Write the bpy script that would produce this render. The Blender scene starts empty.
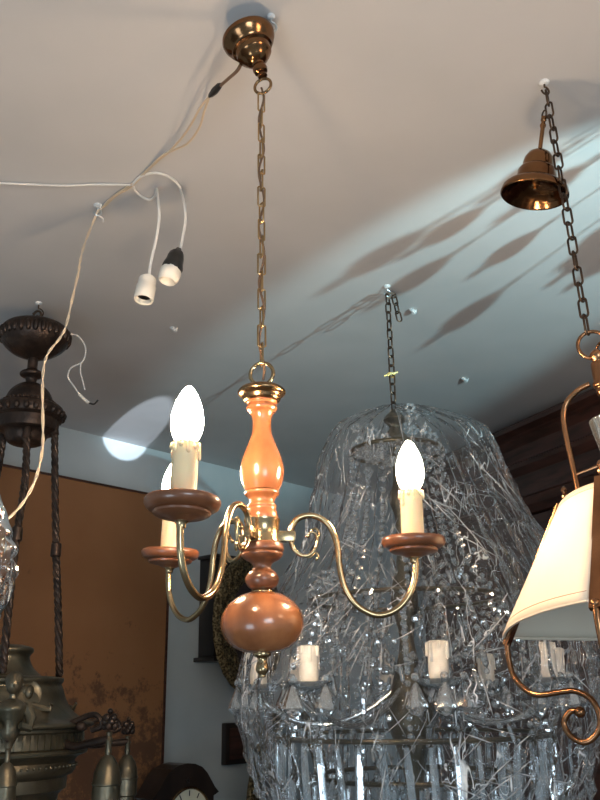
import bpy, bmesh, math, random
from math import sin, cos, pi, radians, sqrt, atan2
from mathutils import Vector, Matrix, noise
random.seed(7)
scn = bpy.context.scene
COL = scn.collection
# ------------------------------------------------------------------ camera
F = 850.0
PITCH, ROLL = radians(19.3), radians(-1.0)
EYE = Vector((0, 0, 1.55))
FW = Vector((0, cos(PITCH), sin(PITCH)))
U0 = Vector((0, -sin(PITCH), cos(PITCH)))
R0 = Vector((1, 0, 0))
RT = R0 * cos(ROLL) + U0 * sin(ROLL)
UP = -R0 * sin(ROLL) + U0 * cos(ROLL)
cd = bpy.data.cameras.new('camera')
cam = bpy.data.objects.new('camera', cd)
COL.objects.link(cam)
M3 = Matrix((RT, UP, -FW)).transposed()
cam.matrix_world = Matrix.Translation(EYE) @ M3.to_4x4()
cd.sensor_fit = 'VERTICAL'
cd.sensor_height = 24.0
cd.lens = F / 800 * 24.0
cd.clip_start = 0.02
scn.camera = cam
CEIL = EYE.z + 1.25

# ------------------------------------------------------------------ world, lights, exposure
w = bpy.data.worlds.new('World')
scn.world = w
w.use_nodes = True
w.node_tree.nodes['Background'].inputs[0].default_value = (0.52, 0.68, 0.78, 1)
w.node_tree.nodes['Background'].inputs[1].default_value = 0.50
scn.view_settings.view_transform = 'Standard'
scn.view_settings.look = 'None'
scn.view_settings.gamma = 1
scn.view_settings.use_curve_mapping = False
scn.view_settings.exposure = 0.0


def aim(o, tgt):
    d = Vector(tgt) - o.location
    o.rotation_euler = d.to_track_quat('-Z', 'Y').to_euler()


def area(name, loc, tgt, sx, sy, power, color):
    l = bpy.data.lights.new(name, 'AREA')
    l.shape = 'RECTANGLE'; l.size = sx; l.size_y = sy
    l.energy = power; l.color = color
    o = bpy.data.objects.new(name, l); COL.objects.link(o)
    o.location = loc; aim(o, tgt)
    return o


def spot(name, loc, tgt, power, color, deg, blend, rad):
    l = bpy.data.lights.new(name, 'SPOT')
    l.energy = power; l.color = color; l.spot_size = radians(deg); l.spot_blend = blend
    l.shadow_soft_size = rad
    o = bpy.data.objects.new(name, l); COL.objects.link(o)
    o.location = loc; aim(o, tgt)
    return o


# daylight of the open shop front behind the camera, and a cool beam thrown up by it from the right
area('daylight_front', (0.9, -1.3, 1.7), (0.2, 3.0, 2.0), 1.0, 0.8, 30, (0.74, 0.89, 1.0))
area('daylight_low', (-1.3, -0.6, 0.7), (0.2, 3.0, 2.3), 0.8, 0.8, 14, (0.70, 0.86, 1.0))
area('warm_shop_light', (1.45, 0.3, 2.3), (0.85, 1.1, 2.8), 0.4, 0.3, 7, (1.0, 0.66, 0.40))
spot('daylight_beam', (1.45, 0.65, 2.02), (0.60, 2.50, 2.8), 200, (0.55, 0.93, 1.0), 33, 0.45, 0.006)
spot('sun_glint', (0.95, 0.10, 1.95), (-0.80, 3.96, 2.79), 1500, (0.78, 0.88, 1.0), 3.4, 0.15, 0.008)


# ------------------------------------------------------------------ pixel helpers
def ray(x, y):
    return FW * F + RT * (x - 300) - UP * (y - 400)


def P(x, y, Y):
    d = ray(x, y)
    return EYE + d * (Y / d.y)


def PC(x, y, z=None):
    d = ray(x, y)
    z = CEIL if z is None else z
    return EYE + d * ((z - EYE.z) / d.z)


def ppm(p):                                     # metres per pixel at a world point
    return (Vector(p) - EYE).dot(FW) / F


def on_plane(x, y, p0, n):
    d = ray(x, y)
    t = (Vector(p0) - EYE).dot(n) / d.dot(n)
    return EYE + d * t


def zof(x, y, Y):
    return P(x, y, Y).z


# ------------------------------------------------------------------ materials
def mat(name, color=(0.5, 0.5, 0.5), rough=0.5, metal=0.0, **kw):
    m = bpy.data.materials.new(name); m.use_nodes = True
    b = m.node_tree.nodes['Principled BSDF']
    b.inputs['Base Color'].default_value = (*color, 1)
    b.inputs['Roughness'].default_value = rough
    b.inputs['Metallic'].default_value = metal
    for k, v in kw.items():
        b.inputs[k.replace('_', ' ')].default_value = v
    return m


def mix_noise(m, c1, c2, scale=8.0, detail=4.0, stretch=(1, 1, 1), lo=0.35, hi=0.65, bump=0.0, bscale=None, rough_var=None, rot=(0, 0, 0)):
    nt = m.node_tree; N = nt.nodes; L = nt.links
    b = N['Principled BSDF']
    tc = N.new('ShaderNodeTexCoord'); mp = N.new('ShaderNodeMapping')
    mp.inputs['Scale'].default_value = stretch
    mp.inputs['Rotation'].default_value = rot
    L.new(tc.outputs['Object'], mp.inputs['Vector'])
    n = N.new('ShaderNodeTexNoise'); n.inputs['Scale'].default_value = scale; n.inputs['Detail'].default_value = detail
    L.new(mp.outputs[0], n.inputs['Vector'])
    r = N.new('ShaderNodeValToRGB')
    r.color_ramp.elements[0].position = lo; r.color_ramp.elements[0].color = (*c1, 1)
    r.color_ramp.elements[1].position = hi; r.color_ramp.elements[1].color = (*c2, 1)
    L.new(n.outputs['Fac'], r.inputs[0]); L.new(r.outputs[0], b.inputs['Base Color'])
    if bump:
        n2 = N.new('ShaderNodeTexNoise'); n2.inputs['Scale'].default_value = bscale or scale * 3
        n2.inputs['Detail'].default_value = 5
        L.new(mp.outputs[0], n2.inputs['Vector'])
        bp = N.new('ShaderNodeBump'); bp.inputs['Strength'].default_value = bump; bp.inputs['Distance'].default_value = 0.01
        L.new(n2.outputs['Fac'], bp.inputs['Height']); L.new(bp.outputs[0], b.inputs['Normal'])
    return m


CEILM = mix_noise(mat('ceiling_plaster', rough=0.75), (0.53, 0.53, 0.53), (0.60, 0.59, 0.59), 2.2, 5, lo=0.3, hi=0.7, bump=0.25, bscale=5)
WALLM = mix_noise(mat('wall_paint', rough=0.7), (0.46, 0.53, 0.56), (0.54, 0.60, 0.62), 3, 5, bump=0.15, bscale=9)
FLOORM = mix_noise(mat('floor_tile', rough=0.5), (0.16, 0.13, 0.11), (0.24, 0.21, 0.18), 3, 5)
DARKWALL = mix_noise(mat('dark_panelling', rough=0.5), (0.035, 0.022, 0.018), (0.07, 0.04, 0.032), 5, 5, stretch=(1, 1, 8))
WOOD = mix_noise(mat('orange_turned_wood', rough=0.26, Coat_Weight=0.5, Coat_Roughness=0.12), (0.22, 0.070, 0.024), (0.34, 0.125, 0.045), 22, 7, stretch=(1, 1, 0.3))
WOODD = mix_noise(mat('red_brown_wood', rough=0.3, Coat_Weight=0.35, Coat_Roughness=0.15), (0.12, 0.042, 0.017), (0.20, 0.072, 0.030), 30, 6, stretch=(1, 1, 0.4))
BRASS = mix_noise(mat('aged_brass', rough=0.24, metal=1.0), (0.34, 0.24, 0.13), (0.50, 0.37, 0.21), 14, 4, bump=0.03)
BRASSD = mix_noise(mat('dark_brass', rough=0.25, metal=1.0), (0.20, 0.12, 0.06), (0.32, 0.20, 0.10), 18, 4)
COPPER = mix_noise(mat('coppery_brass', rough=0.27, metal=1.0), (0.22, 0.105, 0.05), (0.38, 0.19, 0.095), 12, 4)
CANOPYM = mix_noise(mat('dark_lacquered_brass', rough=0.17, metal=1.0), (0.15, 0.070, 0.032), (0.26, 0.135, 0.062), 16, 4)
CHAINM = mix_noise(mat('dull_chain', rough=0.4, metal=0.9), (0.055, 0.038, 0.03), (0.12, 0.08, 0.055), 20, 3)
CHAINB = mix_noise(mat('brass_chain', rough=0.3, metal=1.0), (0.30, 0.20, 0.10), (0.45, 0.31, 0.16), 20, 3)
BRONZE = mix_noise(mat('black_bronze', rough=0.42, metal=0.6), (0.022, 0.015, 0.012), (0.06, 0.038, 0.028), 25, 5, bump=0.3, bscale=60)
BRONZEG = mix_noise(mat('greenish_bronze', rough=0.36, metal=0.8), (0.09, 0.085, 0.06), (0.17, 0.14, 0.095), 12, 5, bump=0.2, bscale=40)
CANDLE = mat('cream_candle_sleeve', (0.80, 0.62, 0.38), 0.5, Subsurface_Weight=0.4, Subsurface_Radius=(0.02, 0.01, 0.005))
CANDLEW = mix_noise(mat('ivory_candle_sleeve', rough=0.5), (0.70, 0.64, 0.54), (0.86, 0.80, 0.70), 30, 4)
WIREM = mat('beige_wire', (0.62, 0.50, 0.36), 0.45)
WIREW = mat('white_wire', (0.72, 0.70, 0.66), 0.45)
WIREB = mat('brown_wire', (0.14, 0.08, 0.045), 0.4)
BLACK = mat('black_plastic', (0.012, 0.012, 0.012), 0.35)
PORC = mat('white_porcelain', (0.78, 0.74, 0.66), 0.3)
STEEL = mat('galvanised_steel', (0.55, 0.60, 0.62), 0.35, 0.8)
PUTTY = mix_noise(mat('white_putty', rough=0.8), (0.55, 0.57, 0.58), (0.75, 0.76, 0.76), 40, 3, bump=0.5)
YELLOW = mat('yellow_tie', (0.75, 0.60, 0.22), 0.4)
BLACKWOOD = mix_noise(mat('black_wood', rough=0.35), (0.012, 0.009, 0.008), (0.03, 0.02, 0.016), 14, 4, stretch=(1, 1, .2))
WARD = mix_noise(mat('wardrobe_wood', rough=0.32), (0.035, 0.015, 0.010), (0.085, 0.034, 0.024), 6, 6, stretch=(1, 1, 7))
MIRROR = mat('mirror_glass', (0.75, 0.82, 0.85), 0.05, 1.0)
GOLDF = mix_noise(mat('ornate_brass_frame', rough=0.4, metal=0.9), (0.07, 0.05, 0.025), (0.34, 0.26, 0.14), 90, 5, lo=0.42, hi=0.6, bump=1.0, bscale=110)
DIALM = mat('clock_dial', (0.80, 0.78, 0.62), 0.4)
SHADEM = mat('cream_parchment', (0.60, 0.53, 0.43), 0.6, Subsurface_Weight=0.0)
STITCH = mat('stitched_cord', (0.22, 0.10, 0.05), 0.6)

m = bpy.data.materials.new('lit_bulb'); m.use_nodes = True
nt = m.node_tree; nt.nodes.clear()
e = nt.nodes.new('ShaderNodeEmission'); e.inputs[0].default_value = (1.0, 0.70, 0.44, 1); e.inputs[1].default_value = 300
o_ = nt.nodes.new('ShaderNodeOutputMaterial'); nt.links.new(e.outputs[0], o_.inputs[0])
BULBM = m


def clear_mat(name, tint, gloss_rough, base, haze, layers, ior=1.45, hazecol=(0.8, 0.85, 0.88), gcol=(1, 1, 1), creases=()):
    """clear thin sheet or cut glass: transparent with fresnel gloss; layers = (scale, stretch, rot, strength)"""
    m = bpy.data.materials.new(name); m.use_nodes = True
    nt = m.node_tree; N = nt.nodes; L = nt.links; N.clear()
    out = N.new('ShaderNodeOutputMaterial')
    tr = N.new('ShaderNodeBsdfTransparent'); tr.inputs[0].default_value = (*tint, 1)
    gl = N.new('ShaderNodeBsdfGlossy'); gl.inputs['Roughness'].default_value = gloss_rough; gl.inputs[0].default_value = (*gcol, 1)
    df = N.new('ShaderNodeBsdfDiffuse'); df.inputs[0].default_value = (*hazecol, 1)
    tc = N.new('ShaderNodeTexCoord'); prev = None
    for sc, st, rot, stg in layers:
        mp = N.new('ShaderNodeMapping'); mp.inputs['Scale'].default_value = st; mp.inputs['Rotation'].default_value = rot
        L.new(tc.outputs['Object'], mp.inputs[0])
        n1 = N.new('ShaderNodeTexNoise'); n1.inputs['Scale'].default_value = sc; n1.inputs['Detail'].default_value = 3
        n1.inputs['Distortion'].default_value = 0.8
        L.new(mp.outputs[0], n1.inputs['Vector'])
        ab = N.new('ShaderNodeMath'); ab.operation = 'SUBTRACT'; ab.inputs[1].default_value = 0.5; L.new(n1.outputs[0], ab.inputs[0])
        a2 = N.new('ShaderNodeMath'); a2.operation = 'ABSOLUTE'; L.new(ab.outputs[0], a2.inputs[0])
        bp = N.new('ShaderNodeBump'); bp.inputs['Strength'].default_value = stg; bp.inputs['Distance'].default_value = 0.03
        bp.invert = True
        L.new(a2.outputs[0], bp.inputs['Height'])
        if prev: L.new(prev.outputs[0], bp.inputs['Normal'])
        prev = bp
    lw = N.new('ShaderNodeFresnel'); lw.inputs[0].default_value = ior
    if prev:
        L.new(prev.outputs[0], gl.inputs['Normal']); L.new(prev.outputs[0], lw.inputs['Normal'])
    ad = N.new('ShaderNodeMath'); ad.operation = 'ADD'; ad.use_clamp = True; ad.inputs[1].default_value = base
    L.new(lw.outputs[0], ad.inputs[0])
    m1 = N.new('ShaderNodeMixShader'); m1.inputs[0].default_value = haze
    L.new(tr.outputs[0], m1.inputs[1]); L.new(df.outputs[0], m1.inputs[2])
    acc = None
    for sc, st, rot, width in creases:          # sharp folds of the film are whiter and more reflective
        mp = N.new('ShaderNodeMapping'); mp.inputs['Scale'].default_value = st; mp.inputs['Rotation'].default_value = rot
        L.new(tc.outputs['Object'], mp.inputs[0])
        n1 = N.new('ShaderNodeTexNoise'); n1.inputs['Scale'].default_value = sc; n1.inputs['Detail'].default_value = 1.5
        L.new(mp.outputs[0], n1.inputs['Vector'])
        ab = N.new('ShaderNodeMath'); ab.operation = 'SUBTRACT'; ab.inputs[1].default_value = 0.5; L.new(n1.outputs[0], ab.inputs[0])
        a2 = N.new('ShaderNodeMath'); a2.operation = 'ABSOLUTE'; L.new(ab.outputs[0], a2.inputs[0])
        mr = N.new('ShaderNodeMapRange'); mr.inputs[1].default_value = 0; mr.inputs[2].default_value = width; mr.inputs[3].default_value = 1; mr.inputs[4].default_value = 0
        L.new(a2.outputs[0], mr.inputs[0])
        nb = N.new('ShaderNodeTexNoise'); nb.inputs['Scale'].default_value = 7
        L.new(tc.outputs['Object'], nb.inputs['Vector'])
        m3 = N.new('ShaderNodeMapRange'); m3.inputs[1].default_value = 0.50; m3.inputs[2].default_value = 0.60
        L.new(nb.outputs[0], m3.inputs[0])
        mu = N.new('ShaderNodeMath'); mu.operation = 'MULTIPLY'; L.new(mr.outputs[0], mu.inputs[0]); L.new(m3.outputs[0], mu.inputs[1])
        if acc:
            mx_ = N.new('ShaderNodeMath'); mx_.operation = 'MAXIMUM'; L.new(acc.outputs[0], mx_.inputs[0]); L.new(mu.outputs[0], mx_.inputs[1]); acc = mx_
        else: acc = mu
    if acc:
        sc_ = N.new('ShaderNodeMath'); sc_.operation = 'MULTIPLY_ADD'; sc_.inputs[1].default_value = 0.85; sc_.inputs[2].default_value = haze
        L.new(acc.outputs[0], sc_.inputs[0]); L.new(sc_.outputs[0], m1.inputs[0])
    m2 = N.new('ShaderNodeMixShader'); L.new(ad.outputs[0], m2.inputs[0])
    L.new(m1.outputs[0], m2.inputs[1]); L.new(gl.outputs[0], m2.inputs[2])
    L.new(m2.outputs[0], out.inputs[0])
    return m


PLASTIC = clear_mat('clear_plastic_film', (0.97, 0.97, 0.98), 0.05, 0.012, 0.016,
                    [(8, (1.4, 1.4, 0.4), (0, 0.6, 0), 0.5), (18, (0.4, 0.6, 1.6), (0, 0.6, 0.3), 0.3)], 1.25,
                    creases=[(7, (3.0, 3.0, 0.14), (0.15, 0.75, 0), 0.007), (7, (2.8, 1.5, 0.14), (0, -0.5, 0), 0.007)])
FOLDM = clear_mat('folded_film', (0.9, 0.92, 0.93), 0.15, 0.30, 0.65, [], 1.5, hazecol=(0.9, 0.92, 0.93))
CRYSTAL = clear_mat('cut_crystal', (0.86, 0.90, 0.91), 0.03, 0.20, 0.14, [], 1.5)
GLASS = clear_mat('clear_chimney_glass', (0.82, 0.88, 0.90), 0.03, 0.06, 0.06, [], 1.45)

# brown painted hanging: warm brown with darker ink marks in its lower half
PAINT = mix_noise(mat('brown_painted_panel', rough=0.62), (0.24, 0.105, 0.040), (0.33, 0.155, 0.065), 1.6, 5, lo=0.3, hi=0.7)
nt = PAINT.node_tree; N = nt.nodes; L = nt.links
tc = N.new('ShaderNodeTexCoord'); sp = N.new('ShaderNodeSeparateXYZ'); L.new(tc.outputs['Object'], sp.inputs[0])
n1 = N.new('ShaderNodeTexNoise'); n1.inputs['Scale'].default_value = 11; n1.inputs['Detail'].default_value = 8; n1.inputs['Roughness'].default_value = 0.75
L.new(tc.outputs['Object'], n1.inputs['Vector'])
mr = N.new('ShaderNodeMapRange'); mr.inputs[1].default_value = 0.25; mr.inputs[2].default_value = 0.85; mr.inputs[3].default_value = 0.13; mr.inputs[4].default_value = -0.12
L.new(sp.outputs['Z'], mr.inputs[0])
ad = N.new('ShaderNodeMath'); ad.operation = 'ADD'; L.new(n1.outputs[0], ad.inputs[0]); L.new(mr.outputs[0], ad.inputs[1])
rp = N.new('ShaderNodeValToRGB'); rp.color_ramp.elements[0].position = 0.54; rp.color_ramp.elements[1].position = 0.62
rp.color_ramp.elements[0].color = (0, 0, 0, 1); rp.color_ramp.elements[1].color = (0.75, 0.75, 0.75, 1)
L.new(ad.outputs[0], rp.inputs[0])
mx = N.new('ShaderNodeMix'); mx.data_type = 'RGBA'
b = N['Principled BSDF']; src = b.inputs['Base Color'].links[0].from_socket
L.new(rp.outputs[0], mx.inputs[0]); L.new(src, mx.inputs[6]); mx.inputs[7].default_value = (0.075, 0.035, 0.022, 1)
L.new(mx.outputs[2], b.inputs['Base Color'])


# ------------------------------------------------------------------ object helpers
def tag(o, label, cat, group=None):
    o['label'] = label; o['category'] = cat
    if group: o['group'] = group
    return o


def thing(name, loc, label, cat, group=None, rot=(0, 0, 0)):
    o = bpy.data.objects.new(name, None); COL.objects.link(o)
    o.empty_display_size = 0.05
    o.location = loc; o.rotation_euler = rot
    bpy.context.view_layer.update()
    return tag(o, label, cat, group)


def obj(name, bm, m, parent=None, loc=None, rot=None, smooth=True):
    me = bpy.data.meshes.new(name)
    bmesh.ops.recalc_face_normals(bm, faces=bm.faces)
    if smooth is True:
        for f in bm.faces: f.smooth = True
        for e in bm.edges:
            if len(e.link_faces) == 2 and e.calc_face_angle(0) > 0.7: e.smooth = False
    bm.to_mesh(me); bm.free()
    me.materials.append(m)
    o = bpy.data.objects.new(name, me); COL.objects.link(o)
    if parent is not None: o.parent = parent
    if loc is not None: o.location = loc
    if rot is not None: o.rotation_euler = rot
    return o


def copy_tree(o, parent=None):
    c = o.copy(); COL.objects.link(c); c.parent = parent
    for ch in list(o.children): copy_tree(ch, c)
    return c


def BM(): return bmesh.new()


def lathe(bm, prof, segs=40, M=None, cap=True):
    M = M or Matrix()
    rings = []
    for r, z in prof:
        if r < 1e-5:
            rings.append([bm.verts.new(M @ Vector((0, 0, z)))])
        else:
            rings.append([bm.verts.new(M @ Vector((r * cos(2 * pi * i / segs), r * sin(2 * pi * i / segs), z))) for i in range(segs)])
    for a, b in zip(rings, rings[1:]):
        for i in range(segs):
            j = (i + 1) % segs
            if len(a) == 1 and len(b) == 1: continue
            if len(a) == 1: bm.faces.new((a[0], b[i], b[j]))
            elif len(b) == 1: bm.faces.new((a[i], b[0], a[j]))
            else: bm.faces.new((a[i], b[i], b[j], a[j]))
    if cap:
        for R in (rings[0], rings[-1]):
            if len(R) > 1: bm.faces.new(R)
    return bm


def smooth_prof(pts, n=5):                        # Catmull-Rom through profile points
    out = []
    for i in range(len(pts) - 1):
        p0 = pts[max(i - 1, 0)]; p1 = pts[i]; p2 = pts[i + 1]; p3 = pts[min(i + 2, len(pts) - 1)]
        for k in range(n):
            t = k / n
            out.append(tuple(0.5 * (2 * b + (c - a) * t + (2 * a - 5 * b + 4 * c - d) * t * t + (3 * b - a - 3 * c + d) * t ** 3)
                             for a, b, c, d in zip(p0, p1, p2, p3)))
    out.append(tuple(pts[-1]))
    return out


def tube(bm, pts, rad, segs=10, closed=False, cap=True):
    pts = [Vector(p) for p in pts]; n = len(pts)
    rr = rad if hasattr(rad, '__len__') else [rad] * n
    tan = []
    for i in range(n):
        if closed: t = pts[(i + 1) % n] - pts[i - 1]
        else: t = pts[min(i + 1, n - 1)] - pts[max(i - 1, 0)]
        tan.append(t.normalized())
    up = Vector((0, 0, 1)) if abs(tan[0].z) < 0.9 else Vector((1, 0, 0))
    x = (up - tan[0] * up.dot(tan[0])).normalized()
    rings = []
    for i in range(n):
        x = (x - tan[i] * x.dot(tan[i])).normalized(); y = tan[i].cross(x)
        rings.append([bm.verts.new(pts[i] + (x * cos(2 * pi * k / segs) + y * sin(2 * pi * k / segs)) * rr[i]) for k in range(segs)])
    m_ = n if closed else n - 1
    for i in range(m_):
        a = rings[i]; b = rings[(i + 1) % n]
        for k in range(segs):
            j = (k + 1) % segs
            bm.faces.new((a[k], b[k], b[j], a[j]))
    if cap and not closed:
        bm.faces.new(rings[0]); bm.faces.new(rings[-1])
    return bm


def curve(pts, n=6): return [Vector(p) for p in smooth_prof([tuple(p) for p in pts], n)]


def box(bm, c, s, M=None, bev=0.0):
    M = M or Matrix()
    r = bmesh.ops.create_cube(bm, size=1)
    vs = r['verts']
    for v in vs:
        v.co = M @ (Vector(c) + Vector((v.co.x * s[0], v.co.y * s[1], v.co.z * s[2])))
    if bev:
        es = list({e for v in vs for e in v.link_edges})
        bmesh.ops.bevel(bm, geom=es, offset=bev, segments=2, affect='EDGES', profile=0.5)
    return bm


def ball(bm, c, r, sc=(1, 1, 1), u=16, v=10, M=None):
    M = M or Matrix()
    rr = bmesh.ops.create_uvsphere(bm, u_segments=u, v_segments=v, radius=1)
    for q in rr['verts']:
        q.co = M @ (Vector(c) + Vector((q.co.x * r * sc[0], q.co.y * r * sc[1], q.co.z * r * sc[2])))
    return bm


def torus(bm, c, R, r, axis=(0, 1, 0), segs=32, ms=10):
    q = Vector((0, 0, 1)).rotation_difference(Vector(axis).normalized())
    pts = [Vector(c) + q @ Vector((R * cos(2 * pi * i / segs), R * sin(2 * pi * i / segs), 0)) for i in range(segs)]
    return tube(bm, pts, r, ms, closed=True)


def link_mesh(length, width, wire, square=False):
    """one chain link, long axis along z, in the xz plane"""
    bm = BM(); a = width / 2 - wire; h = length / 2 - wire
    pts = []
    n = 8
    rr = a * (0.45 if square else 1.0)
    for (cx, cz, a0) in ((a - rr, h - rr, 0), (-(a - rr), h - rr, pi / 2), (-(a - rr), -(h - rr), pi), (a - rr, -(h - rr), 1.5 * pi)):
        for i in range(n // 2 + 1):
            t = a0 + (pi / 2) * i / (n // 2)
            pts.append(Vector((cx + rr * cos(t), 0, cz + rr * sin(t))))
    if not square:
        q = []
        for p in pts:
            if not q or (q[-1] - p).length > 1e-6: q.append(p)
        if (q[0] - q[-1]).length < 1e-6: q.pop()
        pts = q
    return tube(bm, pts, wire, 8, closed=True)


def chain(parent, a, b, n, length, width, wire, m, origin, square=False, jitter=0.08, yaw=0.3, sag=None):
    """links from a to b (world), parts of parent whose origin is `origin`"""
    a = Vector(a); b = Vector(b); d = (b - a)
    first = None
    rng = random.Random(n * 13 + 1)
    for i in range(n):
        t = (i + 0.5) / n
        pos = a + d * t
        if sag: pos = pos + Vector(sag) * (4 * t * (1 - t))
        dirv = d.normalized()
        q = Vector((0, 0, -1)).rotation_difference(dirv).to_matrix().to_4x4()
        R = q @ Matrix.Rotation(yaw + (pi / 2 if i % 2 else 0) + rng.uniform(-jitter, jitter), 4, 'Z')
        if first is None:
            o = obj('chain_link', link_mesh(length, width, wire, square), m, parent); first = o
        else:
            o = first.copy(); COL.objects.link(o); o.parent = parent
        o.matrix_local = Matrix.Translation(pos - Vector(origin)) @ R
    return first


def hook(px, py, label, r=0.016, drop=0.03, m=STEEL, grp=None):
    p = PC(px, py)
    t = thing('ceiling_hook', p, label, 'hook', grp or 'hooks in the ceiling')
    bm = BM(); r *= .6; lathe(bm, [(0.0, 0.002), (r * 0.9, 0.002), (r, -0.002), (r * 0.7, -0.006), (0, -0.007)], 14)
    obj('wall_plug', bm, PUTTY, t)
    pts = [(0, 0, 0), (0, 0, -drop * .35)]
    R = drop * 0.33
    for i in range(9):
        a = pi / 2 - i * 1.45 * pi / 8
        pts.append((R * cos(a), 0, -drop * .35 - R - 0.002 + R * sin(a)))
    bm = BM(); tube(bm, curve(pts, 3), 0.0022, 8)
    obj('hook_wire', bm, m, t, rot=(0, 0, 0.4))
    return p, p + Vector((0, 0, -drop * .35 - 2 * R + 0.000))


def struct(name, bm, m, smooth=False):
    o = obj(name, bm, m, smooth=smooth); o['kind'] = 'structure'
    return o


# ------------------------------------------------------------------ room
wl1 = PC(50, 424); wl2 = PC(241, 471)
r1 = PC(503, 451); r3 = PC(600, 411)
dl = (wl2 - wl1).normalized(); dr = (r3 - r1).normalized()
# corner = intersection
A = Matrix(((dl.x, -dr.x), (dl.y, -dr.y)))
s_ = A.inverted() @ Vector((r1.x - wl1.x, r1.y - wl1.y))
corner = wl1 + dl * s_[0]
nl = Vector((-dl.y, dl.x, 0))                    # outward of left wall
if nl.y < 0: nl = -nl
nr = Vector((dr.y, -dr.x, 0))
if nr.x < 0: nr = -nr
Lend = corner - dl * 6.0
Rend = corner + dr * 6.5


def wall(name, a, b, n, m, th=0.12):
    bm = BM()
    vs = []
    for p in (a, b, b + n * th, a + n * th):
        vs.append((bm.verts.new((p.x, p.y, 0)), bm.verts.new((p.x, p.y, CEIL))))
    for i in range(4):
        j = (i + 1) % 4
        bm.faces.new((vs[i][0], vs[j][0], vs[j][1], vs[i][1]))
    bm.faces.new([v[0] for v in vs]); bm.faces.new([v[1] for v in vs])
    return struct(name, bm, m)


wall('wall_left', Lend, corner, nl, WALLM)
wall('wall_right', corner, Rend, nr, WALLM)


def slab(name, z0, z1, m):
    bm = BM()
    pts = [Lend + nl * .12, corner + nl * .12 + nr * .12, Rend + nr * .12]
    lo = [bm.verts.new((p.x, p.y, z0)) for p in pts]; hi = [bm.verts.new((p.x, p.y, z1)) for p in pts]
    e1 = Rend + nr * .12 + Vector((0.0, -0.6, 0)); e2 = Lend + Vector((0.0, -1.6, 0))
    for p in (e1, e2):
        lo.append(bm.verts.new((p.x, p.y, z0))); hi.append(bm.verts.new((p.x, p.y, z1)))
    n = len(lo)
    for i in range(n):
        bm.faces.new((lo[i], lo[(i + 1) % n], hi[(i + 1) % n], hi[i]))
    bm.faces.new(lo); bm.faces.new(hi)
    return struct(name, bm, m)


slab('floor', -0.1, 0.0, FLOORM)
slab('ceiling', CEIL, CEIL + 0.12, CEILM)
print('room', corner, Lend, Rend)


def on_left_wall(px, py, off=0.0):
    return on_plane(px, py, wl1 - nl * off, nl)


# frame whose x runs along the left wall (towards the corner), y into the room, z up
def wall_frame(p):
    y = -nl; x = -dl; z = Vector((0, 0, 1))
    return Matrix.Translation(p) @ Matrix((x, y, z)).transposed().to_4x4()


def wthing(name, p, label, cat, group=None):
    t = thing(name, p, label, cat, group)
    t.matrix_world = wall_frame(p)
    return t


# brown painted panel on the left wall
pt_r = on_left_wall(167, 500, .03); pt_b = on_left_wall(160, 772, .03)
pl = wl1 - dl * 1.1
wid = (pt_r - pl).dot(dl); zt = pt_r.z; zb = pt_b.z - 0.12
org = pt_r.copy(); org.z = zb; org = org - nl * 0.0
t = wthing('painted_panel', Vector((org.x, org.y, zb)), 'large brown painted wall panel with faded dark trees, below the grey wall strip at left', 'wall panel')
bm = BM()
H_ = zt - zb
box(bm, (wid / 2, 0.012, H_ / 2), (wid, 0.026, H_))
obj('panel_board', bm, PAINT, t, smooth=False)
bm = BM(); box(bm, (-0.006, 0.014, H_ / 2), (0.012, 0.034, H_)); box(bm, (wid / 2, 0.014, H_ + .005), (wid + .02, 0.034, 0.010))
obj('edge_strip', bm, WARD, t, smooth=False)

# dark wall clock case with ledge
c0 = on_left_wall(200, 560); c1 = on_left_wall(250, 660)
wC = (c1 - c0).dot(dl)
t = wthing('wall_cabinet', Vector((c0.x, c0.y, c1.z)) + dl * wC / 2, 'narrow black wooden wall case with a projecting bottom ledge, behind the oval brass frame', 'wall cabinet')
hC = c0.z - c1.z
bm = BM(); box(bm, (0, .06, hC / 2), (wC, .12, hC), bev=.004); obj('case', bm, BLACKWOOD, t)
bm = BM(); box(bm, (0, .075, -.008), (wC + .06, .16, .022), bev=.004); obj('ledge', bm, BLACKWOOD, t)
bm = BM(); box(bm, (0, .07, hC + .008), (wC + .03, .145, .02), bev=.004); obj('cornice', bm, BLACKWOOD, t)
bm = BM(); box(bm, (0, .122, hC / 2), (wC * .72, .008, hC * .85), bev=.003); obj('door', bm, BLACKWOOD, t)


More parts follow.
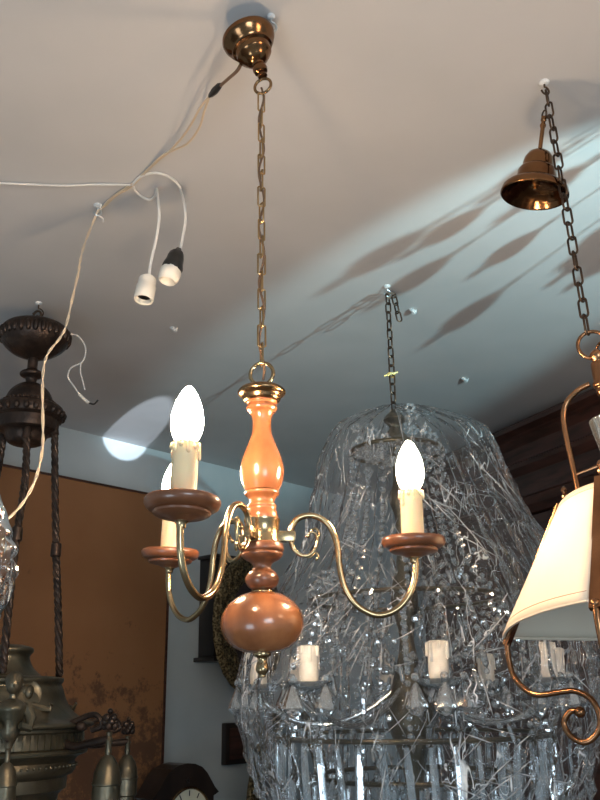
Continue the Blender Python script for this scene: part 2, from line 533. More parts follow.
def oval_frame(px, py, off, ax, az, band, label, yaw=0.0):
    p = on_left_wall(px, py, off)
    t = wthing('oval_mirror', p, label, 'mirror', 'oval brass framed mirrors')
    t.matrix_world = t.matrix_world @ Matrix.Rotation(yaw, 4, 'Z')
    bm = BM(); n = 72
    prof = [(-band * .5, 0.0), (-band * .48, .014), (-band * .25, .020), (-band * .05, .012), (band * .2, .024), (band * .42, .018), (band * .5, .006), (band * .5, 0)]
    rings = []
    for i in range(n):
        a = 2 * pi * i / n
        lobe = 1 + 0.05 * (i % 3 == 0)
        rings.append([bm.verts.new(((ax + o * lobe) * cos(a), h, (az + o * lobe) * sin(a))) for o, h in prof])
    for i in range(n):
        a = rings[i]; b = rings[(i + 1) % n]
        for k in range(len(prof)):
            bm.faces.new((a[k], a[(k + 1) % len(prof)], b[(k + 1) % len(prof)], b[k]))
    obj('frame', bm, GOLDF, t)
    bm = BM()
    for i in range(44):                           # scrolls round the frame
        a = 2 * pi * i / 44
        c = Vector(((ax + band * .1 * (-1) ** i) * cos(a), .02, (az + band * .1 * (-1) ** i) * sin(a)))
        torus(bm, c, band * .22, band * .07, (0, 1, .2 * (-1) ** i), 12, 6)
    obj('scroll_ornament', bm, GOLDF, t)
    bm = BM()
    vs = [bm.verts.new(((ax - band * .45) * cos(2 * pi * i / 48), .006, (az - band * .45) * sin(2 * pi * i / 48))) for i in range(48)]
    r = bmesh.ops.extrude_face_region(bm, geom=[bm.faces.new(vs)])
    for v in r['geom']:
        if isinstance(v, bmesh.types.BMVert): v.co.y -= .005
    obj('mirror_plate', bm, MIRROR, t, smooth=False)
    return t


mm = ppm(on_left_wall(250, 622, .18))
oval_frame(249, 624, .20, 34 * mm * 1.22, 54 * mm, 25 * mm, 'oval mirror in an ornate pierced brass frame, behind the turned wooden ball', 0.1)
oval_frame(290, 815, .20, 48 * mm * 1.2, 92 * mm, 20 * mm, 'larger oval brass frame standing low behind the plastic wrapped chandelier', 0.1)

# small dark frame
p = on_left_wall(232, 762)
t = wthing('picture_frame', p, 'small dark frame on the grey wall beside the wrapped chandelier', 'picture frame')
bm = BM(); box(bm, (.0, .02, .09), (.16, .035, .20), bev=.004); obj('frame_border', bm, BLACKWOOD, t)
bm = BM(); box(bm, (.0, .039, .09), (.11, .004, .15)); obj('picture', bm, WARD, t, smooth=False)

# mantel clock on a shelf
pc = on_left_wall(176, 811, .30); mc = ppm(pc)
t = wthing('mantel_clock', pc, 'black arched mantel clock with a pale round dial, at the bottom edge', 'clock')
bm = BM(); zc = {}
out = []
Wc = 50 * mc
pts = [(-Wc * .74, -.20), (-Wc * .74, .0)]
topc = [(-50, 16), (-42, 20), (-36, 27), (-30, 34), (-22, 40), (-11, 43.5), (0, 44.5), (11, 43.5), (22, 40), (30, 34), (36, 27), (42, 20), (50, 16)]
outl = [(-40, -90), (-40, 12), (-48, 15)] + topc[1:-1] + [(48, 15), (40, 12), (40, -90)]
outl = [(x * mc * .9, z * mc) for x, z in outl]
f0 = [bm.verts.new((x, -.06, z)) for x, z in outl]; f1 = [bm.verts.new((x, .07, z)) for x, z in outl]
for i in range(len(outl)):
    j = (i + 1) % len(outl); bm.faces.new((f0[i], f0[j], f1[j], f1[i]))
bm.faces.new(f0); bm.faces.new(f1)
obj('case', bm, BLACKWOOD, t, smooth=False)
Rx = Matrix.Rotation(-pi / 2, 4, 'X')
D0 = Matrix.Translation((-2 * mc, .071, -6 * mc)) @ Rx
bm = BM(); lathe(bm, [(0, 0), (27 * mc, 0), (27 * mc, .004), (0, .004)], 40, D0); obj('dial', bm, DIALM, t)
bm = BM(); torus(bm, (-2 * mc, .076, -6 * mc), 28 * mc, .006, (0, 1, 0), 40, 8); obj('bezel', bm, BRASS, t)
for a, l in ((0.5, 14), (2.3, 20)):
    bm = BM()
    Mx = Matrix.Translation((-2 * mc, .078, -6 * mc)) @ Matrix.Rotation(a, 4, 'Y')
    box(bm, (0, 0, l * mc / 2), (.004, .002, l * mc), Mx)
    obj('clock_hand', bm, BLACK, t, smooth=False)
for i in range(12):
    Mx = Matrix.Translation((-2 * mc, .0765, -6 * mc)) @ Matrix.Rotation(i * pi / 6, 4, 'Y')
    bm = BM(); box(bm, (0, 0, 23 * mc), (.004, .002, 5 * mc), Mx)
    obj('hour_mark', bm, BLACK, t, smooth=False)
bm = BM(); lathe(bm, [(0, 0), (.006, 0), (.004, .006), (.009, .014), (0, .026)], 12, Matrix.Translation((0, .075, 26 * mc)))
obj('ornament', bm, BLACKWOOD, t)
sh = wall_frame(Vector((on_left_wall(178, 800).x, on_left_wall(178, 800).y, pc.z - 90 * mc - .03)))
bm = BM(); box(bm, (.3, .2, .015), (2.2, .45, .03), bev=.004)
o = obj('wall_shelf', bm, WARD); o.matrix_world = sh; tag(o, 'dark wooden shelf under the mantel clock', 'shelf')

# ------------------------------------------------------------------ wardrobe on the right wall
def wr(p):
    return Matrix.Translation(p) @ Matrix((dr, nr, Vector((0, 0, 1)))).transposed().to_4x4()   # x toward the camera, y into wall


Zt = CEIL - .035
p0 = r1 - dr * .55 - nr * .01; Lw = 3.6
t = thing('wardrobe', (0, 0, 0), 'tall dark red-brown wooden wardrobe with moulded cornice, behind the right lantern', 'wardrobe')
t.matrix_world = wr(Vector((p0.x, p0.y, 0)))
bm = BM(); box(bm, (Lw / 2, -.105, (Zt - .42) / 2 + .0), (Lw, .20, Zt - .42)); obj('body', bm, WARD, t, smooth=False)
bm = BM()
prof = [(-.0, Zt), (-.32, Zt), (-.33, Zt - .012), (-.325, Zt - .03), (-.29, Zt - .045), (-.30, Zt - .07), (-.27, Zt - .10), (-.27, Zt - .17), (-.285, Zt - .18), (-.28, Zt - .20), (-.245, Zt - .23), (-.245, Zt - .33), (-.262, Zt - .345), (-.255, Zt - .38), (-.22, Zt - .41), (-.0, Zt - .42)]
f0 = [bm.verts.new((0, y, z)) for y, z in prof]; f1 = [bm.verts.new((Lw, y, z)) for y, z in prof]
for i in range(len(prof)):
    j = (i + 1) % len(prof); bm.faces.new((f0[i], f0[j], f1[j], f1[i]))
bm.faces.new(f0); bm.faces.new(f1)
obj('cornice', bm, WARD, t, smooth=False)
for k in range(5):
    bm = BM(); x0 = .05 + k * .7
    box(bm, (x0 + .33, -.21, (Zt - .52) / 2 + .05), (.66, .022, Zt - .62), bev=.004)
    box(bm, (x0 + .33, -.222, (Zt - .52) / 2 + .05), (.48, .01, Zt - .80), bev=.004)
    dd = obj('door', bm, WARD, t)
    bm = BM(); ball(bm, (x0 + .6, -.24, 1.1), .014); obj('knob', bm, BRASSD, dd)

# ------------------------------------------------------------------ main chandelier
Y0 = 1.32
hk, hkb = hook(271, 16, 'steel hook holding the lit three-arm chandelier at the top', .014, .035)
AX = P(262, 520, Y0); AX = Vector((AX.x, Y0, AX.z))
S = ppm(AX)


def zA(y):                                       # height on the axis for an image row
    lo, hi = 0.3, CEIL + .5
    for _ in range(50):
        mid = (lo + hi) / 2
        d = Vector((AX.x, Y0, mid)) - EYE
        yy = 400 - F * d.dot(UP) / d.dot(FW)
        if yy > y: lo = mid
        else: hi = mid
    return (lo + hi) / 2


main = thing('chandelier', (AX.x, Y0, zA(677)), 'lit three-arm chandelier of turned orange wood and brass hanging at the centre', 'chandelier')
MO = Vector(main.location)


def prof_px(pts, k=1.0):
    out = []
    for r, y in pts:
        z = zA(y); out.append((r * ppm((AX.x, Y0, z)) * k, z - MO.z))
    return out


def lp(pts, n=4): return smooth_prof(prof_px(pts), n)


bm = BM(); lathe(bm, lp([(15, 400), (15.5, 403), (14, 405), (15.5, 408), (14.5, 411), (11.5, 414), (9.6, 419), (9.3, 426), (10.2, 434), (13.5, 443), (18, 454), (21.3, 465), (21.8, 473), (20.5, 482), (17.5, 489), (16.5, 491)]), 48)
obj('baluster', bm, WOOD, main)
bm = BM(); lathe(bm, lp([(14, 491), (17, 492), (17, 495), (14, 498), (12.6, 501), (13.2, 504), (14.8, 506), (14.2, 509), (15, 512), (16.2, 516), (16, 520)]), 48)
obj('collar', bm, WOOD, main)
bm = BM(); lathe(bm, lp([(23.5, 0), (23.5, 1)], 1) if False else lp([(8, 386), (19, 388), (23.5, 391), (23.5, 394), (20, 397), (18, 401), (14, 403)]), 48)
obj('top_cap', bm, BRASSD, main)
bm = BM(); lathe(bm, prof_px([(15.5, 519), (18, 519.5), (18, 522), (17.2, 523), (17.2, 540), (18, 541), (18, 543.5), (15.5, 544)]), 48)
obj('brass_band', bm, BRASS, main)
bm = BM(); lathe(bm, lp([(15, 542), (20.5, 544), (21.8, 548), (21.8, 551), (20, 553), (21, 555), (18, 559), (11, 563), (9, 567), (10, 570), (14, 573), (16.6, 578), (16.5, 582), (14, 587), (9.5, 590), (8.5, 594)]), 48)
obj('turned_knop', bm, WOODD, main)
bm = BM(); lathe(bm, lp([(9, 592), (14, 593), (24, 597), (34, 605), (40, 615), (41.5, 625), (39, 635), (32, 644.5), (22, 650.5), (10, 653), (6, 653)], 5), 56)
obj('wooden_ball', bm, WOOD, main)
bm = BM(); lathe(bm, lp([(10.5, 590), (11.5, 592), (10.5, 594)]), 32); obj('neck_ring', bm, BRASS, main)
bm = BM(); lathe(bm, lp([(8, 651), (9, 653), (8.5, 656), (5.2, 658), (5, 662), (6.2, 666), (6.6, 670), (5, 673), (3.4, 675), (3.4, 677), (0, 678)]), 32)
obj('finial', bm, BRASS, main)
# ring on top
zc_ = zA(374); bm = BM(); torus(bm, (0, 0, zc_ - MO.z), 12.5 * S, 2.0 * S, (.2, 1, 0), 40, 12); obj('hanging_ring', bm, BRASS, main)
bm = BM(); lathe(bm, prof_px([(3, 383), (4, 385), (4, 388)]), 16); obj('ring_stem', bm, BRASS, main)

# arms: traced in the plane of the right-hand arm
TH = radians(7)
ud = Vector((cos(TH), sin(TH), 0)); nrm = Vector((-sin(TH), cos(TH), 0))


def rz(x, y):
    p = on_plane(x, y, Vector((AX.x, Y0, 0)), nrm)
    return ((p - Vector((AX.x, Y0, 0))).dot(ud), p.z - MO.z)


def arm_pts(pp, n=6): return curve([(r, 0, z) for r, z in (rz(*q) for q in pp)], n)


apath = [(291, 537), (291, 530), (295, 521), (302, 516.5), (313, 515.5), (325, 521), (333, 532), (338, 548), (340, 566), (345, 586), (356, 603), (370, 612), (382, 614), (396, 609), (407, 598), (413.5, 584), (415.5, 572), (416, 560)]
spath = [(291, 533), (291, 541), (294, 549), (301, 555), (309, 555), (315, 549), (317.5, 540), (315, 533), (310, 532.5), (308, 536)]
lpath = [(316, 535), (318, 530), (314.5, 526), (312, 529)]
arm0 = BM(); tube(arm0, arm_pts(apath), 3.1 * S, 14)
arm = obj('arm', arm0, BRASS, main)
bm = BM(); pts = arm_pts(spath); tube(bm, pts, [(2.5 - 1.5 * i / len(pts)) * S for i in range(len(pts))], 10)
pts = arm_pts([(303, 555.5), (311, 557), (316, 552.5), (318.5, 557), (316, 560)]); tube(bm, pts, 1.2 * S, 8)
pts = arm_pts([(317, 541), (319, 534), (316, 528.5), (312, 530), (313, 532)]); tube(bm, pts, 1.2 * S, 8)
r_, z_ = rz(308, 536); ball(bm, (r_, 0, z_), 2.0 * S)
scroll = obj('scroll', bm, BRASS, arm)
bm = BM(); r_, z0_ = rz(291, 531.5); _, z1_ = rz(291, 542)
box(bm, ((r_ + 15 * S) / 2 + 2 * S, 0, (z0_ + z1_) / 2), (r_ + 4 * S - 15 * S, 9 * S, z0_ - z1_), bev=.0012)
clampo = obj('arm_clamp', bm, BRASS, arm)
RB, ZB = rz(414.5, 561)


def bz(y): return rz(414.5, y)[1]


SB = ppm(AX + ud * RB)
bm = BM(); lathe(bm, [(2.5 * SB, bz(562)), (4 * SB, bz(561)), (4, bz(561))][:2] + [(4.2 * SB, bz(558)), (6 * SB, bz(556)), (6 * SB, bz(554))], 20, Matrix.Translation((RB, 0, 0)))
cup = obj('socket_cup', bm, BRASS, arm)
bm = BM()
PR = [(5, 556), (8, 555.5), (12, 553.5), (16, 552.6), (21, 551.4), (23.5, 550), (24, 548.3), (23, 547), (27, 546.5), (30, 544.5), (31.6, 541), (31.6, 538.5), (30.3, 536.6), (28.6, 537.2), (27, 540), (20, 542), (10, 542.5), (0.01, 542.5)]
lathe(bm, [(r * SB, bz(y)) for r, y in PR], 56, Matrix.Translation((RB, 0, 0)))
bob = obj('drip_pan', bm, WOODD, main)
# candle sleeve with drips
bm = BM(); lathe(bm, [(11 * SB, bz(543)), (11.2 * SB, bz(530)), (11 * SB, bz(489.5)), (9.5 * SB, bz(488.7)), (0, bz(488.7))], 32, Matrix.Translation((RB, 0, 0)))
for i in range(11):
    a = i * 2 * pi / 11 + .2; l = (3, 8, 4, 12, 3, 6, 14, 4, 9, 3, 6)[i]
    pts = [(RB + 11.1 * SB * cos(a), 11.1 * SB * sin(a), bz(489.5)), (RB + 11.4 * SB * cos(a), 11.4 * SB * sin(a), bz(490 + l))]
    tube(bm, curve(pts, 4), [(1.7 + .5 * k / 4) * SB for k in range(5)], 8)
    ball(bm, pts[1], 2.2 * SB, (1, 1, 1.2), 10, 6)
can = obj('candle_sleeve', bm, CANDLE, main)
bm = BM()
BP = [(8.2, 490.5), (8.6, 487.5), (11, 484), (13.2, 478), (13.9, 471), (13.4, 464), (11.4, 456), (8.4, 449), (4.8, 443), (2.2, 440.3), (0, 439.4)]
lathe(bm, smooth_prof([(r * SB, bz(y)) for r, y in BP], 3), 32, Matrix.Translation((RB, 0, 0)))
blb = obj('flame_bulb', bm, BULBM, main)
rcl, zcl = rz(291, 537)


def arm_mat(th, beta):
    return Matrix.Rotation(th, 4, 'Z') @ Matrix.Translation((rcl, 0, zcl)) @ Matrix.Rotation(-beta, 4, 'Y') @ Matrix.Translation((-rcl, 0, -zcl))


for o in (arm, bob, can, blb):
    o.matrix_basis = arm_mat(TH, radians(-.7))
for k in (1, 2):
    for o in (arm, bob, can, blb):
        c = copy_tree(o, main); c.matrix_basis = arm_mat(radians((0, 134.5, 247)[k]), radians((0, 2.6, 3.2)[k]))
# canopy
cen = P(249.6, 41, Y0 - .0); tipw = P(265, 75, Y0 - .01)
Sc = ppm(cen)
tipz = Vector((AX.x + .004, Y0, zA(78)))
axis = Vector((-.31, -.02, 1)).normalized()
q = Vector((0, 0, 1)).rotation_difference(axis).to_matrix().to_4x4()
Mc = Matrix.Translation(tipz - MO) @ q
k = Sc
CP = [(0, 0), (3, .3), (4.8, 2), (4.8, 4.5), (4, 6), (6.5, 7.5), (7.4, 11), (7, 15), (5.6, 17.5), (6, 19), (9, 20.5), (12.5, 24), (14, 27), (15.5, 28), (17.5, 31), (17, 32), (18, 37), (20.3, 38.5), (19.8, 40), (21, 43), (24, 45), (25.3, 49), (26.3, 50), (27, 54), (26.2, 57), (25, 57.5), (22, 52), (14, 36), (0, 32)]
bm = BM(); lathe(bm, [(r * k, z * k * .93) for r, z in CP], 56, Mc); cano = obj('canopy', bm, CANOPYM, main)
bm = BM()
rc = Vector((AX.x + .003, Y0, zA(86))) - MO; torus(bm, rc, 8.5 * Sc, 1.5 * Sc, (.35, 1, 0), 32, 10); obj('canopy_ring', bm, BRASSD, main)
bm = BM(); topc_ = Mc @ Vector((0, 0, 30 * k)); tube(bm, [topc_, hkb + Vector((0, 0, .006)) - MO], .0025, 8); obj('hanging_wire', bm, STEEL, main)
zt_ = zA(95); zb_ = zA(364)
chain(main, (AX.x, Y0, zt_), (AX.x, Y0, zb_), 16, (zt_ - zb_) / 16 + .0085, .0165, .0017, CHAINB, MO, square=True, yaw=.5, jitter=.25)
# flex woven down the chain
bm = BM(); n = 120; pts = []
for i in range(n + 1):
    t_ = i / n; z = zt_ + .02 + (zb_ - .03 - zt_ - .02) * t_
    pts.append((.0045 * sin(t_ * 34), .004 * cos(t_ * 29), z - MO.z))
tube(bm, pts, .0022, 7); obj('flex', bm, WIREB, main)

# ------------------------------------------------------------------ cables
zc1 = CEIL - .006


def CPt(x, y, d=.006): return PC(x, y, CEIL - d)


t = thing('power_cord', tuple(PC(215, 90)), 'beige twin flex from the brass canopy across the ceiling and down the left side', 'cable')
TO = Vector(t.location)
canlow = P(241, 64, Y0 + .02)
bm = BM()
pts = [canlow, CPt(237, 71, .10), CPt(228, 79, .09), CPt(220, 86, .08)]
tube(bm, [p - TO for p in curve(pts)], .0035, 8); obj('brown_lead', bm, WIREB, t)
a_ = CPt(221, 84, .08); b_ = CPt(209, 97, .07)
bm = BM(); tube(bm, [p - TO for p in (a_, a_.lerp(b_, .15), a_.lerp(b_, .5), a_.lerp(b_, .85), b_)], [.003, .0065, .008, .0055, .002], 8); obj('inline_connector', bm, BLACK, t)
q1 = CPt(209, 97, .07)
w1 = [q1, CPt(204, 112, .065), CPt(199, 128, .06), CPt(188, 143, .05), CPt(174, 150, .03), CPt(162, 156, .02), CPt(147, 170), CPt(132, 184), CPt(118, 193), CPt(106, 203), CPt(99, 212, .015)]
w2 = [q1, CPt(200, 108, .065), CPt(193, 121, .06), CPt(184, 135, .045), CPt(170, 151, .025), CPt(160, 159, .015), CPt(145, 173), CPt(131, 187), CPt(117, 195), CPt(105, 206), CPt(97, 211, .02)]
for w_ in (w1, w2):
    bm = BM(); tube(bm, [p - TO for p in curve(w_)], .0026, 7); obj('ceiling_wire', bm, WIREM, t)
drop = [CPt(98, 211, .02), P(92, 225, 1.97), P(84, 246, 1.94), P(80, 262, 1.92), P(78, 274, 1.91), P(72, 300, 1.88), P(66, 326, 1.86), P(60, 338, 1.85), P(49, 352, 1.83), P(44, 366, 1.82), P(42.5, 390, 1.80), P(43, 430, 1.77), P(42, 452, 1.75), P(36, 478, 1.73), P(25, 500, 1.72), P(10, 517, 1.70), P(-12, 532, 1.68), P(-40, 540, 1.66)]
cv = curve(drop, 8)
for sgn in (1, -1):
    bm = BM(); pp = []
    for i, p in enumerate(cv):
        a = i * .55
        pp.append(p - TO + Vector((cos(a), 0, sin(a) * .3)) * .0018 * sgn)
    tube(bm, pp, .0019, 7); obj('hanging_wire', bm, WIREM, t)
# tie cord and hook for it
hk2, hk2b = hook(98, 205, 'small steel hook in white putty gripping the beige flex', .02, .03)
bm = BM()
tube(bm, [p - TO for p in curve([CPt(97, 206, .01), CPt(101, 209, .012), CPt(96, 214, .02), CPt(102, 218, .025), CPt(103, 222, .03)])], .003, 7)
obj('knot', bm, WIREW, t)

bm = BM(); tube(bm, curve([CPt(-30, 182.5), CPt(0, 183), CPt(60, 185.5), CPt(100, 184.5), CPt(131, 185)]), .003, 7)
o = obj('ceiling_cable', bm, WIREW); tag(o, 'straight white cable running along the ceiling from the left edge', 'cable')


def pendant(name, label, loop, wire, top, mats):
    t = thing(name, tuple(wire[0]), label, 'light socket', 'bare sockets dangling from the ceiling wires')
    O = Vector(t.location)
    bm = BM(); tube(bm, [p - O for p in curve(loop + wire)], .0035, 8); obj('wire', bm, WIREW, t)
    return t, O


loopA = [CPt(133, 186), CPt(137, 193), CPt(146, 199), CPt(152, 199, .008), CPt(156, 194, .01)]
wA = [CPt(156.5, 189, .012), P(158.5, 203, 1.80), P(159, 220, 1.79), P(156, 240, 1.785), P(151, 262, 1.78), P(149, 277, 1.78)]
tA, OA = pendant('pendant_socket', 'bare white bulb socket dangling on a wire, left of the black taped one', loopA, wA, None, None)
pS = P(148.5, 276, 1.78) - OA; sS = ppm(P(148, 280, 1.78))
Ms = Matrix.Translation(pS) @ Matrix.Rotation(radians(6), 4, 'Y') @ Matrix.Rotation(radians(-8), 4, 'X')
bm = BM(); lathe(bm, [(r * sS, -z * sS) for r, z in [(0, 0), (3.5, 0), (6, 1.5), (8.6, 4), (9, 8), (9, 12), (9.8, 13), (9.9, 27), (9.2, 29), (7.6, 28.5), (7.4, 14), (0, 13)]], 32, Ms)
obj('socket_body', bm, PORC, tA)
bm = BM(); lathe(bm, [(0, -13.5 * sS), (7.2 * sS, -13.6 * sS), (7.2 * sS, -24 * sS), (6.9 * sS, -24 * sS), (6.9 * sS, -14 * sS)], 24, Ms, cap=False); obj('inner_contact', bm, BLACK, tA)

loopB = [CPt(132, 185), CPt(140, 177), CPt(153, 173), CPt(165, 175), CPt(175, 181), CPt(180, 188, .01)]
wB = [CPt(180.5, 190, .014), P(184, 203, 1.80), P(185.5, 220, 1.79), P(183, 236, 1.785), P(180, 251, 1.78)]
tB, OB = pendant('pendant_socket', 'bulb socket half wrapped in black tape, dangling right of the plain white one', loopB, wB, None, None)
pS = P(179, 249, 1.78) - OB
Ms = Matrix.Translation(pS) @ Matrix.Rotation(radians(14), 4, 'Y') @ Matrix.Rotation(radians(-8), 4, 'X')
bm = BM(); lathe(bm, [(r * sS, -z * sS) for r, z in [(0, 0), (2.8, 0), (4, 3), (7.5, 6), (8.5, 12), (9.5, 18), (10.8, 24), (10, 27), (0, 27)]], 18, Ms)
for v in bm.verts:
    v.co += Vector((noise.noise(v.co * 120), noise.noise(v.co * 120 + Vector((5, 0, 0))), 0)) * .003
obj('black_tape', bm, BLACK, tB)
bm = BM(); lathe(bm, [(r * sS, -z * sS) for r, z in [(0, 25), (9.5, 25), (10.5, 30), (10.5, 37), (8, 41), (7, 39), (6.5, 32), (0, 31)]], 16, Ms)
for v in bm.verts:
    v.co += Vector((noise.noise(v.co * 150), noise.noise(v.co * 150 + Vector((5, 0, 0))), 0)) * .003
obj('socket_body', bm, PORC, tB)

# ------------------------------------------------------------------ right: bell canopy + lantern
hk3, hk3b = hook(544, 82, 'hook in a patch of white putty holding the right lantern chain', .02, .03, CHAINM)
ln = P(588, 330, 1.42)
LT = thing('lantern', tuple(P(593, 345, 1.42)), 'copper coloured lantern with cream parchment panels, cut by the right edge', 'lantern')
LO = Vector(LT.location); SL = ppm(LO)
ctop = hk3b + Vector((.002, 0, .004))
chain(LT, ctop, P(587.5, 333, 1.42), 17, (ctop - P(587.5, 333, 1.42)).length / 17 + .0105, .020, .0023, CHAINM, LO, yaw=.9, jitter=.3)
bm = BM(); torus(bm, (0, 0, 0), 14.5 * SL, 1.9 * SL, (.25, 1, 0), 40, 12); obj('hanging_ring', bm, COPPER, LT)
bm = BM(); torus(bm, (7 * SL, 0, -6 * SL), 8 * SL, 1.4 * SL, (1, .25, 0), 24, 10); obj('inner_ring', bm, COPPER, LT)
# plumb axis of the lantern
AL = Vector((P(597, 360, 1.42).x, 1.42, 0))


def zL(y, x0=600):
    lo, hi = 0.3, CEIL
    for _ in range(50):
        mid = (lo + hi) / 2; d = Vector((AL.x, AL.y, mid)) - EYE
        if 400 - F * d.dot(UP) / d.dot(FW) > y: lo = mid
        else: hi = mid
    return (lo + hi) / 2 - LO.z


AXL = Vector((AL.x - LO.x, 0, 0))


def lpf(pts, n=4): return smooth_prof([(r * SL, zL(y)) for r, y in pts], n)


TA = Matrix.Translation(AXL)
RL3 = Matrix.Rotation(radians(-5), 3, 'X')
bm = BM(); lathe(bm, lpf([(2, 350), (4, 351), (7, 355), (6.5, 359), (4, 363), (5, 366)]), 24, TA); obj('top_knob', bm, COPPER, LT)
bm = BM(); lathe(bm, lpf([(5, 364), (7.5, 365), (7.5, 382), (8.5, 384), (8.5, 388), (6.5, 390), (6.5, 394), (5, 397), (2, 400), (0, 401)]), 24, TA); obj('hub', bm, COPPER, LT)
# four sides: corner angles measured from -x towards the camera, square plan
an0 = pi - radians(36)                    # left corner (just behind the axis)
cdirs = [Vector((cos(an0 + k * pi / 2), sin(an0 + k * pi / 2), 0)) for k in range(4)]


def lanplane(x, y, u):
    n_ = Vector((-u.y, u.x, 0)); p = on_plane(x, y, LO + RL3 @ AXL, RL3 @ n_)
    q_ = RL3.inverted() @ (p - LO)
    return ((q_ - AXL).dot(u), q_.z)


u0 = cdirs[0]
rT, zT = lanplane(559, 511, u0)
rB_, zB_ = lanplane(504, 638, u0)
print('lantern', rT, zT, rB_, zB_)


def larm(pp, n=6): return [(r, z) for r, z in (lanplane(x, y, u0) for x, y in pp)]


up_path = larm([(589.7, 384), (577.5, 390.6), (567, 402), (563.5, 415), (565, 430), (569, 449), (574, 471), (579, 497), (580, 512)])
lo_path = larm([(507, 640), (508, 654), (513, 675), (526, 690), (539, 695), (560, 692), (575, 691), (590, 698), (598, 711), (600, 726), (592, 739), (581, 742), (569, 734), (564, 722), (571, 711), (580, 712)])
for k in range(4):
    u = cdirs[k]
    if k % 2 == 0:
        bm = BM(); tube(bm, [AXL + u * r + Vector((0, 0, z)) for r, z in smooth_prof(up_path, 6)], 2.7 * SL, 12); obj('upper_arm', bm, COPPER, LT)
    bm = BM(); pts = [AXL + u * r + Vector((0, 0, z)) for r, z in smooth_prof(lo_path, 6)]
    tube(bm, pts, 2.7 * SL, 12); ball(bm, pts[-1], 5 * SL); ball(bm, pts[0], 3.6 * SL)
    obj('scroll_arm', bm, COPPER, LT)
    # corner bar
    bm = BM()
    a = AXL + u * (rT - .004) + Vector((0, 0, zT + .01)); b = AXL + u * (rB_ - .003) + Vector((0, 0, zB_ - .012))
    d = (b - a).normalized(); side = Vector((-u.y, u.x, 0)); outv = side.cross(d).normalized()
    vs = []
    hw = .0085
    for p in (a, b):
        for sx, sy in ((-1, -1), (1, -1), (1, 1), (-1, 1)):
            vs.append(bm.verts.new(p + side * hw * sx + outv * .004 * sy))
    for f in ((0, 1, 2, 3), (4, 5, 6, 7), (0, 1, 5, 4), (1, 2, 6, 5), (2, 3, 7, 6), (3, 0, 4, 7)): bm.faces.new([vs[i] for i in f])
    tube(bm, [a + side * hw, b + side * hw], .0022, 8)
    obj('corner_bar', bm, COPPER, LT, smooth=False)
    bm = BM(); M_ = Matrix.Translation(a - u * .010)
    lathe(bm, [(r * SL, z * SL) for r, z in [(2, 0), (3, 1), (1.6, 3), (3.6, 6), (3.6, 8), (1.8, 10), (3.4, 13), (2.2, 16), (0, 18)]], 16, M_); obj('corner_finial', bm, COPPER, LT)
    # parchment panel, slightly bowed
    v = cdirs[(k + 1) % 4]
    bm = BM(); G = []
    nu, nv = 14, 14
    for i in range(nv + 1):
        s = i / nv; r = rT + (rB_ - rT) * s; z = zT + (zB_ - zT) * s
        row = []
        for j in range(nu + 1):
            tt = .03 + .94 * j / nu
            ca = (pi / 2) * tt; pc_ = u * r * cos(ca) + v * r * sin(ca); p = (u * r * (1 - tt) + v * r * tt).lerp(pc_, .45)
            mid = (u + v).normalized()
            pass
            zz = z + .004 * 4 * tt * (1 - tt)
            row.append(bm.verts.new(AXL + p + Vector((0, 0, zz))))
        G.append(row)
    for i in range(nv):
        for j in range(nu): bm.faces.new((G[i][j], G[i][j + 1], G[i + 1][j + 1], G[i + 1][j]))
    bot = [G[nv][j].co.copy() for j in range(nu + 1)]; top_ = [G[0][j].co.copy() for j in range(nu + 1)]
    st1 = [G[nv - 1][j].co.copy() for j in range(nu + 1)]
    st0 = [G[1][j].co.lerp(G[0][j].co, .4) for j in range(nu + 1)]
    mid = (u + v).normalized()
    pn = obj('parchment_panel', bm, SHADEM, LT)
    so = pn.modifiers.new('solid', 'SOLIDIFY'); so.thickness = .003
    for L_ in (st1, st0):
        bm = BM(); tube(bm, [p + mid * .003 for p in L_], .0009, 6); obj('stitching', bm, STITCH, pn)
    for L_ in (bot, top_):
        bm = BM(); tube(bm, L_, .0026, 6); obj('rolled_edge', bm, SHADEM, pn)
    # brace to the burner
    bm = BM(); r2, z2 = lanplane(575, 475, u0); tube(bm, [AXL + u * r2 + Vector((0, 0, z2)), AXL + Vector((0, 0, zL(463)))], 1.4 * SL, 8); obj('brace', bm, COPPER, LT)
bm = BM(); lathe(bm, lpf([(2, 720), (5, 712), (4, 700), (3, 690), (3, 560), (4, 520), (7, 505), (9, 492), (5, 484), (8, 476), (5, 470), (9, 464), (7, 460), (10, 456), (10, 452)], 3), 24, TA); obj('burner', bm, COPPER, LT)
bm = BM(); lathe(bm, lpf([(12, 457), (13, 450), (16, 436), (18, 424), (17.3, 424), (15.2, 436), (12.3, 448)], 3), 32, TA, cap=False); obj('glass_chimney', bm, GLASS, LT)

Rl = Matrix.Rotation(radians(-5), 4, 'X')
for ch in LT.children:                          # the lamp hangs a little askew from its ring
    if not ch.name.startswith(('chain_link', 'hanging_ring')): ch.matrix_basis = Rl @ ch.matrix_basis

